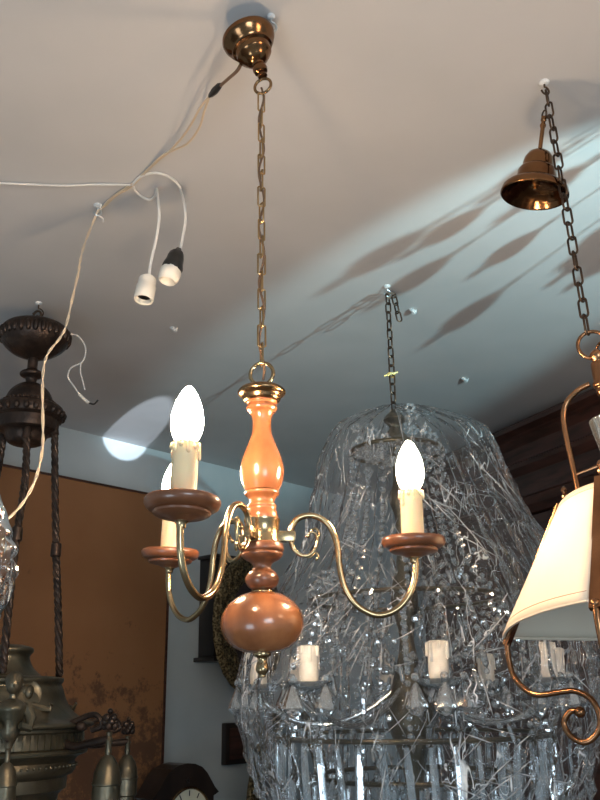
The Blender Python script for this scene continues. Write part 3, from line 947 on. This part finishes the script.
# the spare bell canopy hanging from the second link
bt = P(544, 117, hk3.y); bb = P(534, 192, hk3.y - .0)
BL = thing('bell_canopy', tuple(bt), 'empty coppery bell canopy hanging mouth-down beside the right chain', 'ceiling canopy')
ax_ = Vector((.19, -.13, 1)).normalized()
q = Vector((0, 0, 1)).rotation_difference(ax_).to_matrix().to_4x4()
kb = ppm(bt)
BPf = [(0, 0), (2.8, 0), (3, -4), (2.2, -5), (2.2, -7), (3.2, -9), (3.2, -10), (2.2, -13), (2.2, -36), (4, -37), (7, -38), (11.5, -41), (14.5, -46), (15.5, -51), (15.5, -56), (17.5, -57), (19.5, -60), (20, -66), (20.5, -70), (25, -73), (30, -76), (33, -79), (34.2, -83), (34.2, -85), (33.2, -86), (31.5, -85), (29.5, -81), (27.5, -80), (26.8, -81.5), (22.5, -77), (17, -75), (15.8, -76.5), (9, -73), (0, -72)]
bm = BM(); lathe(bm, [(r * kb * .96, z * kb) for r, z in BPf], 56, q, cap=False); obj('bell', bm, CANOPYM, BL)
bm = BM(); lathe(bm, [(0, -72 * kb), (3.6 * kb, -72 * kb), (3.6 * kb, -75 * kb), (2.2 * kb, -75.5 * kb), (2.2 * kb, -79 * kb), (0, -80 * kb)], 14, q); obj('inner_screw', bm, BRASS, BL)
bm = BM(); torus(bm, q @ Vector((0, 0, 3 * kb)), 4 * kb, .9 * kb, (1, .3, 0), 20, 8); obj('eye', bm, CHAINM, BL)

# ------------------------------------------------------------------ crystal chandelier in film
hk4, hk4b = hook(387, 286, 'white hook holding the chain of the plastic wrapped chandelier', .02, .035)
YC = hk4.y
AC = Vector((hk4b.x, YC, 0))


def zC(y):
    lo, hi = 0.1, CEIL
    for _ in range(50):
        mid = (lo + hi) / 2; d = Vector((AC.x, AC.y, mid)) - EYE
        if 400 - F * d.dot(UP) / d.dot(FW) > y: lo = mid
        else: hi = mid
    return (lo + hi) / 2


CO = Vector((AC.x, YC, zC(800)))
SC = ppm((AC.x, YC, zC(600)))
CR = thing('crystal_chandelier', tuple(CO), 'big crystal chandelier with ivory candle sleeves, bundled inside clear plastic film', 'chandelier')
a_ = hk4b + Vector((0, 0, .003)); b_ = Vector((AC.x, YC, zC(412)))
nl_ = 13
chain(CR, a_, b_, nl_, (a_ - b_).length / nl_ + .0105, .022, .0026, CHAINM, CO, yaw=.7, jitter=.3)
e_ = thing('chain_offcut', tuple(a_), 'short spare end of chain draped over the white ceiling hook', 'chain')
chain(e_, a_ + Vector((.02, 0, -.005)), a_ + Vector((.034, 0, -.09)), 3, .041, .022, .0026, CHAINM, a_, yaw=.4)
c_ = obj('chain_link', link_mesh(.04, .022, .0026), CHAINM, e_); c_.rotation_euler = (0, radians(80), .3); c_.location = (.010, 0, -.002)
bm = BM(); pz = P(391, 375, YC) - CO; torus(bm, pz, .011, .0028, (.2, .2, 1), 20, 8); tube(bm, [pz + Vector((-.022, -.005, -.005)), pz + Vector((0, -.012, 0)), pz + Vector((.02, -.006, .006))], .003, 8)
obj('yellow_tie', bm, YELLOW, CR)


def zl(y): return zC(y) - CO.z


bm = BM(); lathe(bm, smooth_prof([(0, zl(408)), (5 * SC, zl(412)), (12 * SC, zl(420)), (6 * SC, zl(428)), (14 * SC, zl(440)), (7 * SC, zl(452)), (5 * SC, zl(480)), (10 * SC, zl(500)), (5 * SC, zl(520)), (6 * SC, zl(560)), (14 * SC, zl(600)), (7 * SC, zl(640)), (18 * SC, zl(690)), (24 * SC, zl(720)), (12 * SC, zl(760)), (5 * SC, zl(820)), (0, zl(830))], 4), 28)
obj('central_stem', bm, BRONZEG, CR)
for (R, y) in ((48, 452), (95, 600), (128, 735), (95, 775), (60, 810)):
    bm = BM(); torus(bm, (0, 0, zl(y)), R * SC, 2.2 * SC, (0, 0, 1), 56, 8); obj('hoop', bm, BRONZEG, CR)
# arms with candles
NA = 8
apx = [(16, 690), (40, 708), (75, 722), (110, 719), (138, 702), (146, 689)]
armc = None
rng = random.Random(3)


def bead(bm, c, r): ball(bm, c, r, (1, 1, 1), 8, 5)


for k in range(NA):
    a = radians(-87) + k * 2 * pi / NA
    if armc is None:
        bm = BM(); tube(bm, curve([(r * SC, 0, zl(y)) for r, y in apx]), 2.6 * SC, 10); armc = obj('glass_arm', bm, CRYSTAL, CR)
        bm = BM(); lathe(bm, [(3 * SC, zl(691)), (16 * SC, zl(687)), (21 * SC, zl(682)), (20 * SC, zl(681.5)), (8 * SC, zl(685)), (0, zl(685))], 24, Matrix.Translation((146 * SC, 0, 0))); panc = obj('drip_pan', bm, CRYSTAL, CR)
        bm = BM(); lathe(bm, [(8.2 * SC, zl(686)), (8.4 * SC, zl(673)), (8 * SC, zl(651)), (6.5 * SC, zl(650)), (0, zl(650))], 18, Matrix.Translation((146 * SC, 0, 0)))
        for i in range(7):
            b = i * 2 * pi / 7; l = (6, 14, 9, 20, 5, 12, 17)[i]
            tube(bm, [(146 * SC + 8.3 * SC * cos(b), 8.3 * SC * sin(b), zl(651)), (146 * SC + 8.8 * SC * cos(b), 8.8 * SC * sin(b), zl(651 + l))], 1.6 * SC, 6)
        canc = obj('candle_sleeve', bm, CANDLEW, CR)
        for o in (armc, panc, canc): o.rotation_euler = (0, 0, a)
    else:
        for o in (armc, panc, canc):
            c = o.copy(); COL.objects.link(c); c.parent = CR; c.rotation_euler = (0, 0, a)


def prism_mesh(L, w):
    bm = BM(); pr = [(0, 0), (w * .35, -L * .05), (w * .5, -L * .3), (w * .5, -L * .82), (0, -L)]
    lathe(bm, pr, 6)
    torus(bm, (0, 0, .004), .004, .0008, (0, 1, 0), 8, 5)
    return bm


def drop_mesh(L):
    bm = BM(); lathe(bm, [(0, 0), (L * .1, -L * .1), (L * .30, -L * .55), (L * .36, -L * .74), (L * .2, -L * .93), (0, -L)], 8)
    bead(bm, (0, 0, L * .14), L * .13)
    return bm


pm = None; dm = None; cnt = 0
jobs = []
for i in range(40): jobs.append(('p', 128, 737, i / 40))
for i in range(26): jobs.append(('p', 95, 777, i / 26 + .01))
for k in range(NA):
    for j in range(3): jobs.append(('d', 0, 700, (k, j)))
for kind, R, y, s in jobs:
    if kind == 'p':
        if pm is None: o = pm = obj('crystal_prism', prism_mesh(.16, .020), CRYSTAL, CR, smooth=False)
        else: o = pm.copy(); COL.objects.link(o); o.parent = CR
        a = 2 * pi * s
        o.location = (R * SC * cos(a), R * SC * sin(a), zl(y)); o.rotation_euler = (rng.uniform(-.08, .08), rng.uniform(-.08, .08), a)
    else:
        if dm is None: o = dm = obj('crystal_drop', drop_mesh(.075), CRYSTAL, CR, smooth=False)
        else: o = dm.copy(); COL.objects.link(o); o.parent = CR
        k, j = s; a = radians(-87) + k * 2 * pi / NA; b = a + (j - 1) * 1.5
        o.location = (146 * SC * cos(a) + 20 * SC * cos(b), 146 * SC * sin(a) + 20 * SC * sin(b), zl(684)); o.rotation_euler = (rng.uniform(-.1, .1), rng.uniform(-.1, .1), a)


def strand(pts, r, name='bead_strand', gap=2.1):
    bm = BM(); cv = curve(pts, 10); acc = 0; last = cv[0]; bead(bm, last, r)
    for p in cv[1:]:
        if (p - last).length > gap * r:
            bead(bm, p, r); last = p
    return obj(name, bm, CRYSTAL, CR, smooth=False)


first = {}


def ring_strands(n, path, r, off=0.0, key=''):
    f = strand([(R * SC, 0, zl(y)) for R, y in path], r)
    for i in range(n):
        a = 2 * pi * (i + off) / n
        if i == 0: o = f
        else: o = f.copy(); COL.objects.link(o); o.parent = CR
        o.rotation_euler = (0, 0, a)


ring_strands(14, [(9, 440), (22, 450), (48, 454)], .0085)
ring_strands(18, [(48, 454), (50, 500), (66, 560), (95, 600)], .0085, .3)
ring_strands(18, [(95, 602), (86, 630), (60, 655), (22, 672)], .009, .1)
ring_strands(20, [(95, 602), (108, 640), (118, 690), (128, 733)], .008, .6)
ring_strands(16, [(95, 777), (70, 815), (20, 850)], .010, .4)
# rosettes in the crown
bm = BM()
for i in range(60):
    a = rng.uniform(0, 2 * pi); z = zl(rng.uniform(418, 470)); R = rng.uniform(8, 50) * SC
    c = Vector((R * cos(a), R * sin(a), z))
    for j in range(6):
        b = j * pi / 3; ball(bm, c + Vector((cos(b), .3 * sin(a), sin(b))) * .011, .0065, (1, .6, 1), 6, 4)
o = obj('crown_rosettes', bm, CRYSTAL, CR, smooth=False); o['kind'] = 'stuff'
bm = BM()
for i in range(420):
    a = rng.uniform(0, 2 * pi); y = rng.uniform(560, 850); R = sqrt(rng.uniform(.1, 1)) * (135 if y > 700 else 100) * SC
    c = Vector((R * cos(a), R * sin(a), zl(y))); s = rng.uniform(.005, .011)
    if i % 3: ball(bm, c, s, (1, 1, 1), 7, 5)
    else:
        L_ = s * 7; M_ = Matrix.Translation(c) @ Matrix.Rotation(rng.uniform(-.5, .5), 4, 'X') @ Matrix.Rotation(rng.uniform(-.5, .5), 4, 'Y')
        lathe(bm, [(0, 0), (s * .8, -L_ * .2), (s * .8, -L_ * .8), (0, -L_)], 5, M_)
o = obj('small_crystals', bm, CRYSTAL, CR, smooth=False); o['kind'] = 'stuff'

# the film: a wrinkled bag, silhouettes in pixels measured from the axis
sil = [(404, 3, 3), (407, 18, 24), (412, 34, 48), (421, 54, 72), (432, 64, 90), (455, 76, 102), (500, 90, 120), (540, 100, 143), (590, 128, 165), (640, 156, 182), (680, 168, 186), (720, 172, 184), (760, 166, 178), (800, 154, 166), (850, 130, 140), (900, 96, 104), (930, 50, 55)]
def silat(y):
    for (a, l0, r0), (b, l1, r1_) in zip(sil, sil[1:]):
        if a <= y <= b:
            t_ = (y - a) / (b - a); return l0 + (l1 - l0) * t_, r0 + (r1_ - r0) * t_
    return sil[-1][1:]


def axx(y):       # image x of the axis at row y
    d = Vector((AC.x, AC.y, zC(y))) - EYE
    return 300 + F * d.dot(RT) / d.dot(FW)


bm = BM(); nu, nv = 380, 280; G = []
for i in range(nv + 1):
    y = 404 + (930 - 404) * (i / nv) ** 1.15
    l0, r0 = silat(y); z = zl(y); sc = ppm((AC.x, YC, zC(y)))
    row = []
    for j in range(nu):
        a = 2 * pi * j / nu; c = cos(a)
        fl = .50 + .36 * min(1, max(0, (y - 430) / 190))
        R = (l0 if c < 0 else r0) * sc / sqrt(c * c + (sin(a) / fl) ** 2)
        p3 = Vector((cos(a) * 2.2, sin(a) * 2.2, y / 90.0))
        fold = abs(noise.noise(Vector((cos(a) * 5, sin(a) * 5, y / 260.)))) - .2
        wv = Vector((cos(a) * 4 + y / 90, sin(a) * 4 - y / 130, y / 60.))
        fold2 = max(0, .22 - abs(noise.noise(wv))) * 2.2 - .2
        fold3 = max(0, .15 - abs(noise.noise(Vector((cos(a) * 11 - y / 40, sin(a) * 11, y / 36.))))) * 3 - .15
        fold4 = max(0, .12 - abs(noise.noise(Vector((cos(a) * 22 + y / 17, sin(a) * 22, y / 50. + 9))))) * 3 - .1
        g = min(1, R / .12)
        fold5 = .2 - abs(noise.noise(Vector((cos(a) * 9, sin(a) * 9, y / 420. + 4))))
        g = min(1, max(0, R - .03) / .38)
        R += g * (fold * .07 + fold2 * .024 + fold3 * .009 + fold4 * .003 + fold5 * .05)
        row.append(bm.verts.new((R * cos(a), R * sin(a), z + g * .012 * noise.noise(p3 * 3))))
    G.append(row)
for i in range(nv):
    for j in range(nu):
        bm.faces.new((G[i][j], G[i + 1][j], G[i + 1][(j + 1) % nu], G[i][(j + 1) % nu]))
GP = [[v.co.copy() for v in row] for row in G]
o = film = obj('plastic_film', bm, PLASTIC)
o.location = CO


def gp(i, j):
    i = min(max(i, 0), nv - .001); i0 = int(i); j0 = int(math.floor(j)) % nu; fi = i - i0; fj = j - math.floor(j)
    a = GP[i0][j0].lerp(GP[i0][(j0 + 1) % nu], fj); b = GP[i0 + 1][j0].lerp(GP[i0 + 1][(j0 + 1) % nu], fj)
    return a.lerp(b, fi)


# sharp folds pressed into the film: tapered doubled-over ridges, in bundles that share a direction
bm = BM(); rf = random.Random(21)
for c in range(210):
    ci = nv * rf.random() ** .6; cj = rf.uniform(0, nu)
    low = ci / nv
    slope = rf.choice((-1, 1)) * rf.uniform(.15, .9) if rf.random() < .75 else rf.uniform(-3, 3)
    for k in range(rf.randint(2, 7)):
        i0 = ci + rf.uniform(-14, 14); j0 = cj + rf.uniform(-11, 11)
        ln_ = rf.choice((6, 10, 14, 20, 30)) * rf.uniform(.6, 1.2); sl = slope + rf.uniform(-.18, .18)
        q_ = sqrt(1 + sl * sl); pts = []
        for m_ in range(9):
            t_ = m_ / 8; p_ = gp(i0 + ln_ * t_ / q_, j0 + ln_ * sl * t_ / q_ + .8 * sin(t_ * 3))
            pts.append(p_ * 1.0 + Vector((p_.x, p_.y, 0)).normalized() * .002)
        rad_ = rf.choice((.0008, .0012, .0017)); e0_, e1_ = pts[0], pts[-1]
        pts = [p_.lerp(e0_.lerp(e1_, m_ / 8), .75) for m_, p_ in enumerate(pts)]
        tube(bm, pts, [max(.0002, rad_ * sin(pi * m_ / 8)) for m_ in range(9)], 4)
fo = obj('film_fold', bm, FOLDM, film); fo['kind'] = 'stuff'; o = film
tag(o, 'crumpled clear plastic film wrapped round the big crystal chandelier', 'plastic wrap')

# ------------------------------------------------------------------ left bronze chandelier
hk5, hk5b = hook(39, 303, 'grey hook and loop above the dark bronze hanging lamp', .022, .05, CHAINM)
YL = hk5.y
AB = Vector((hk5b.x - .002, YL, 0))


def zB2(y):
    lo, hi = -1, CEIL
    for _ in range(50):
        mid = (lo + hi) / 2; d = Vector((AB.x, AB.y, mid)) - EYE
        if 400 - F * d.dot(UP) / d.dot(FW) > y: lo = mid
        else: hi = mid
    return (lo + hi) / 2


BO = Vector((AB.x, YL, zB2(800)))
SBz = ppm((AB.x, YL, zB2(550)))
BR = thing('bronze_chandelier', tuple(BO), 'dark bronze hanging lamp on twisted rods with socket cups, at the left edge', 'chandelier')


def pb(pts, n=3, k=None):
    return smooth_prof([(r * ppm((AB.x, YL, zB2(y))), zB2(y) - BO.z) for r, y in pts], n)


def ribs(bm, R, z, n, h, r, shape='v'):
    for i in range(n):
        a = 2 * pi * i / n
        ball(bm, (R * cos(a), R * sin(a), z), r, (1, 1, h), 8, 6)


bm = BM(); lathe(bm, pb([(0, 318), (4, 318), (5, 323), (22, 325), (31, 329), (34, 335), (33.5, 340), (29, 347), (21, 353), (11, 357), (6, 359), (0, 359)]), 56)
s1 = ppm((AB.x, YL, zB2(335)))
ribs(bm, 32.5 * s1, zB2(337) - BO.z, 30, 1.9, .011)
obj('ceiling_cup', bm, BRONZE, BR)
bm = BM(); tube(bm, [(0, 0, zB2(320) - BO.z), hk5b + Vector((0, 0, .004)) - BO], .006, 10); torus(bm, (0, 0, zB2(315) - BO.z), .014, .004, (.3, 1, 0), 20, 8); obj('hanging_loop', bm, CHAINM, BR)
bm = BM(); lathe(bm, pb([(5, 358), (5, 368), (6, 370), (11, 373), (11, 376), (6, 379), (5.5, 384), (9, 386)]), 32); obj('neck', bm, BRONZE, BR)
bm = BM(); lathe(bm, pb([(7, 384), (12, 386), (19, 392), (23, 400), (24, 405), (32, 407), (35, 412), (34, 419), (30, 421), (29, 431), (22, 434), (19, 440), (15, 444), (0, 446)]), 48)
ribs(bm, 33.5 * s1, zB2(415) - BO.z, 24, 1.3, .010)
ribs(bm, 24.5 * s1, zB2(404) - BO.z, 34, 1., .006)
obj('upper_dome', bm, BRONZE, BR)
# twisted rods
rods = [[(54.5, 428), (55, 480), (56, 550), (58, 605), (59.5, 676)], [(27, 432), (25, 480), (17, 534), (9, 605), (2.5, 672)], [(4, 432), (-4, 480), (-20, 540), (-36, 605), (-50, 672)]]
offs = [.02, -.10, .03]
for rd, of in zip(rods, offs):
    pts = curve([P(x, y, YL + of * (0.6 + 1.1 * i / 4)) - BO for i, (x, y) in enumerate(rd)], 26)
    bm = BM()
    for ph in (0, pi * 2 / 3, pi * 4 / 3):
        pp = []
        for i, p in enumerate(pts):
            a = i * .62 + ph; pp.append(p + Vector((cos(a), sin(a), 0)) * .0052)
        tube(bm, pp, .0068, 7)
    rod = obj('twisted_rod', bm, BRONZE, BR)
    bm = BM(); i0 = int(len(pts) * .5); M_ = Matrix.Translation(pts[i0])
    lathe(bm, [(.011, .022), (.015, .018), (.016, -.018), (.011, -.022)], 16, M_); obj('rod_collar', bm, BRONZE, rod)
    bm = BM(); M_ = Matrix.Translation(pts[0]); lathe(bm, [(.010, .02), (.015, .012), (.013, -.004), (.016, -.02), (.010, -.028)], 16, M_); obj('rod_cap', bm, BRONZE, rod)
bm = BM(); lathe(bm, pb([(16, 645), (26, 648), (27, 652), (24, 656), (25, 662), (30, 670), (38, 677)]), 40); obj('urn', bm, BRONZEG, BR)
bm = BM(); lathe(bm, pb([(30, 676), (56, 678), (59, 682), (57, 686), (60, 692), (64, 702), (71, 712), (80, 719), (92, 724), (92, 728), (84, 729)], 4), 56); obj('body', bm, BRONZEG, BR)
bm = BM(); lathe(bm, pb([(82, 728), (86, 729), (86, 732), (83, 734), (83, 748), (88, 750), (89, 754), (82, 757), (77, 762), (79, 768), (76, 775), (71, 778), (71, 790), (64, 796), (55, 830), (0, 840)], 2), 56)
sR = ppm((AB.x, YL, zB2(740)))
for i in range(72):
    a = 2 * pi * i / 72; box(bm, (0, 0, 0), (.006, .007, 13 * sR), Matrix.Translation((83.6 * sR * cos(a), 83.6 * sR * sin(a), zB2(741) - BO.z)) @ Matrix.Rotation(a, 4, 'Z'))
ribs(bm, 78.5 * sR, zB2(766) - BO.z, 80, 1, .004)
obj('ribbed_band', bm, BRONZEG, BR)
for k in range(4):                                # portrait medallions
    a = radians(-48 + 90 * k)
    Mm = Matrix.Translation((60 * sR * cos(a), 60 * sR * sin(a), zB2(695) - BO.z)) @ Matrix.Rotation(a + pi / 2, 4, 'Z') @ Matrix.Rotation(radians(-14), 4, 'X') @ Matrix.Scale(.66, 4)
    bm = BM(); L2 = Mm @ Matrix.Rotation(pi / 2, 4, 'X')
    lathe(bm, [(0, -.03), (.055, -.03), (.06, .004), (.056, .012), (.048, .006), (0, .006)], 32, L2)
    ball(bm, (0, -.012, .004), .024, (.8, .7, 1.1), 14, 10, Mm); ball(bm, (0, -.03, -.002), .006, (.7, 1, 1), 8, 6, Mm)
    ball(bm, (0, -.004, .014), .028, (1, .6, .9), 12, 8, Mm)
    for s in (-1, 1):
        tube(bm, [Mm @ Vector((s * x, -.012 - .01 * i, z)) for i, (x, z) in enumerate(((.012, -.045), (.05, -.062), (.08, -.07), (.085, -.055), (.07, -.052)))], [.007, .009, .007, .005, .003], 8)
    obj('medallion', bm, BRONZEG, BR)


def cup_arm(pxs, Yc, sc_):
    c = P(pxs[0], pxs[1], Yc) - BO; s = ppm(P(pxs[0], pxs[1], Yc)) * sc_
    bm = BM(); M_ = Matrix.Translation(c)
    lathe(bm, [(r * s, z * s) for r, z in [(0, 24), (3.5, 23), (2.6, 19), (4.2, 16), (2.8, 12), (3.4, 6), (3, 2), (6, 0), (10, -6), (13, -14), (13.8, -22), (14.6, -23), (14.6, -25), (13.6, -26), (14, -44), (12, -46), (12, -60), (0, -60)]], 28, M_)
    o = obj('socket_cup', bm, BRONZEG, BR)
    bm = BM()
    for i in range(12):
        a = i * pi / 6; ball(bm, (5 * s * cos(a), 5 * s * sin(a), 33 * s + 4 * s * (i % 3 - 1)), 3.8 * s, (1, 1, 1.1), 8, 6, M_)
    ball(bm, (0, 0, 33 * s), 6 * s, (1, 1, 1.4), 12, 8, M_); ball(bm, (0, 0, 43 * s), 3 * s, (1, 1, 1), 8, 6, M_)
    obj('leaf_knob', bm, BRONZE, o)
    return c, s


c1_, s1_ = cup_arm((108, 757), YL - .12, 1.0)
c2_, s2_ = cup_arm((127, 756), YL + .18, .80)
c3_, s3_ = cup_arm((7, 764), YL - .32, .80)
for c, s in ((c1_, s1_), (c2_, s2_)):
    st = Vector((74 * sR * cos(-.4 if c is c1_ else .5), 74 * sR * sin(-.4 if c is c1_ else .5), zB2(738) - BO.z))
    e2 = c + Vector((0, 0, 17 * s)); md = (st + e2) / 2
    bm = BM(); tube(bm, curve([st, st.lerp(e2, .3) + Vector((0, 0, -.02)), st.lerp(e2, .65) + Vector((0, 0, -.012)), e2]), 4 * s, 10)
    tube(bm, curve([st + Vector((0, 0, .02)), st.lerp(e2, .35) + Vector((0, 0, .045)), st.lerp(e2, .7) + Vector((0, 0, .06)), st.lerp(e2, .85) + Vector((0, 0, .035)), st.lerp(e2, .65) + Vector((0, 0, .02))]), 3 * s, 8)
    ball(bm, st.lerp(e2, .45) + Vector((0, 0, .03)), 6 * s, (1, 1, .8), 12, 8)
    obj('branch', bm, BRONZE, BR)
# cherub bust over the third cup
M_ = Matrix.Translation(c3_ + Vector((0, 0, 26 * s3_))) @ Matrix.Rotation(.3, 4, 'Z') @ Matrix.Scale(.75, 4)
bm = BM(); lathe(bm, smooth_prof([(.012, -.02), (.018, 0), (.03, .02), (.034, .05), (.045, .085), (.05, .105), (.03, .125), (.014, .132), (.013, .15)], 3), 20, M_)
ball(bm, (0, -.004, .178), .031, (.85, .95, 1.1), 16, 12, M_); ball(bm, (0, -.034, .174), .006, (.7, 1, 1), 8, 6, M_)
ball(bm, (0, .006, .192), .033, (.95, 1, .8), 14, 8, M_)
for s in (-1, 1):
    tube(bm, [M_ @ Vector(p) for p in ((s * .045, 0, .10), (s * .062, -.01, .07), (s * .058, -.03, .04), (s * .03, -.045, .05))], [.016, .014, .011, .009], 8)
    ball(bm, (s * .012, -.03, .182), .004, (1, 1, 1), 6, 4, M_)
obj('cherub_figure', bm, BRONZEG, BR)
# loose wires from the cup
bm = BM(); tube(bm, [P(x, y, YL) - BO for x, y in smooth_prof([(69, 334), (78, 336), (85, 346), (85, 356), (81, 363), (71, 368), (68, 377), (73, 385), (79, 394)], 6)], .0025, 6); obj('loose_wire', bm, WIREW, BR)
bm = BM(); tube(bm, [P(x, y, YL) - BO for x, y in smooth_prof([(81, 363), (80.5, 372), (83, 382), (85, 390)], 6)], .0022, 6)
obj('loose_wire', bm, WIREW, BR)
bm = BM(); tube(bm, [P(x, y, YL) - BO for x, y in smooth_prof([(79, 394), (84, 399), (89, 403)], 4)], .005, 6); obj('wire_end', bm, PORC, BR)
bm = BM(); tube(bm, [P(x, y, YL) - BO for x, y in smooth_prof([(89, 403), (94, 404), (98, 400)], 4)], .003, 6); obj('wire_end', bm, BLACK, BR)

for (x, y, lb) in ((464, 378, 'curled white paint flake hanging off the ceiling right of the wrapped chandelier'), (412, 309, 'small pale paint chip on the ceiling beside the spare chain end'), (173, 327, 'small pale paint chip on the ceiling below the dangling sockets')):
    p = PC(x, y); bm = BM(); kf = ppm(p)
    pts = [Vector((-3 * kf, 0, -.002)), Vector((0, -2 * kf, -.008)), Vector((2.5 * kf, 2 * kf, -.012)), Vector((4 * kf, -1 * kf, -.004))]
    tube(bm, curve(pts, 4), [.002 + .006 * sin(pi * i / 12) for i in range(13)], 6)
    o = obj('paint_flake', bm, PUTTY); o.location = p; tag(o, lb, 'paint flake', 'flakes and chips on the ceiling')

# ------------------------------------------------------------------ wrapped crystal piece at the left edge
YE = 1.25; e0 = P(-22, 560, YE); se = ppm(e0)
t = thing('wrapped_wall_light', tuple(e0), 'crystal lamp bundled in clear plastic, just showing at the left edge', 'lamp')
bm = BM(); lathe(bm, smooth_prof([(0, 90 * se), (10 * se, 70 * se), (16 * se, 30 * se), (22 * se, 0), (18 * se, -40 * se), (6 * se, -70 * se), (0, -76 * se)], 4), 10); obj('crystal_body', bm, CRYSTAL, t, smooth=False)
bm = BM(); G = []
for i in range(61):
    v = i / 60; z = (84 - 190 * v) * se; R0_ = (3 + 31 * sin(pi * min(1, v * 1.02)) ** .8) * se
    row = []
    for j in range(70):
        a = 2 * pi * j / 70
        R = R0_ * (1 + .35 * (abs(noise.noise(Vector((cos(a) * 3, sin(a) * 3, v * 9)))) - .2))
        row.append(bm.verts.new((R * cos(a), R * sin(a), z)))
    G.append(row)
for i in range(60):
    for j in range(70): bm.faces.new((G[i][j], G[i + 1][j], G[i + 1][(j + 1) % 70], G[i][(j + 1) % 70]))
obj('plastic_wrap', bm, PLASTIC, t)
bm = BM(); zt2 = CEIL - e0.z; tube(bm, [(0, 0, 80 * se), (-.16, .0, .25), (-.34, .0, zt2 - .0)], .004, 8); obj('hanging_cord', bm, WIREW, t)

# ------------------------------------------------------------------ unseen ring of drops, added in the beam to cast finger shadows overhead
o0 = Vector((1.19, 1.17, 2.43))
t = thing('shadow_drop_ring', tuple(o0), 'small unseen brass ring hung with drops, added right of the lantern to cast ceiling shadows', 'lamp')
bm = BM(); torus(bm, (0, 0, 0), .10, .003, (0, 0, 1), 40, 8); obj('ring', bm, BRASSD, t)
bm = BM(); tube(bm, [(-.10, 0, 0), (0, 0, .09), (.10, 0, 0)], .0025, 6); tube(bm, [(0, -.10, 0), (0, 0, .09), (0, .10, 0)], .0025, 6); tube(bm, [(0, 0, .09), (0, 0, CEIL - o0.z)], .003, 6); obj('suspension', bm, BRASSD, t)
for i in range(12):
    l = (.10, .14, .12, .17, .11, .155, .13, .18, .125, .15, .105, .165)[i]
    bm = BM(); lathe(bm, smooth_prof([(0, 0), (.0012, -.002), (.0012, -l + .035), (.003, -l + .03), (.002, -l + .02), (.010, -l + .008), (.0135, -l - .006), (.010, -l - .016), (.003, -l - .022), (.004, -l - .030), (0, -l - .036)], 3), 12); o = obj('drop', bm, BRASSD, t)
    a = 2 * pi * i / 12; o.location = (.10 * cos(a), .10 * sin(a), 0)
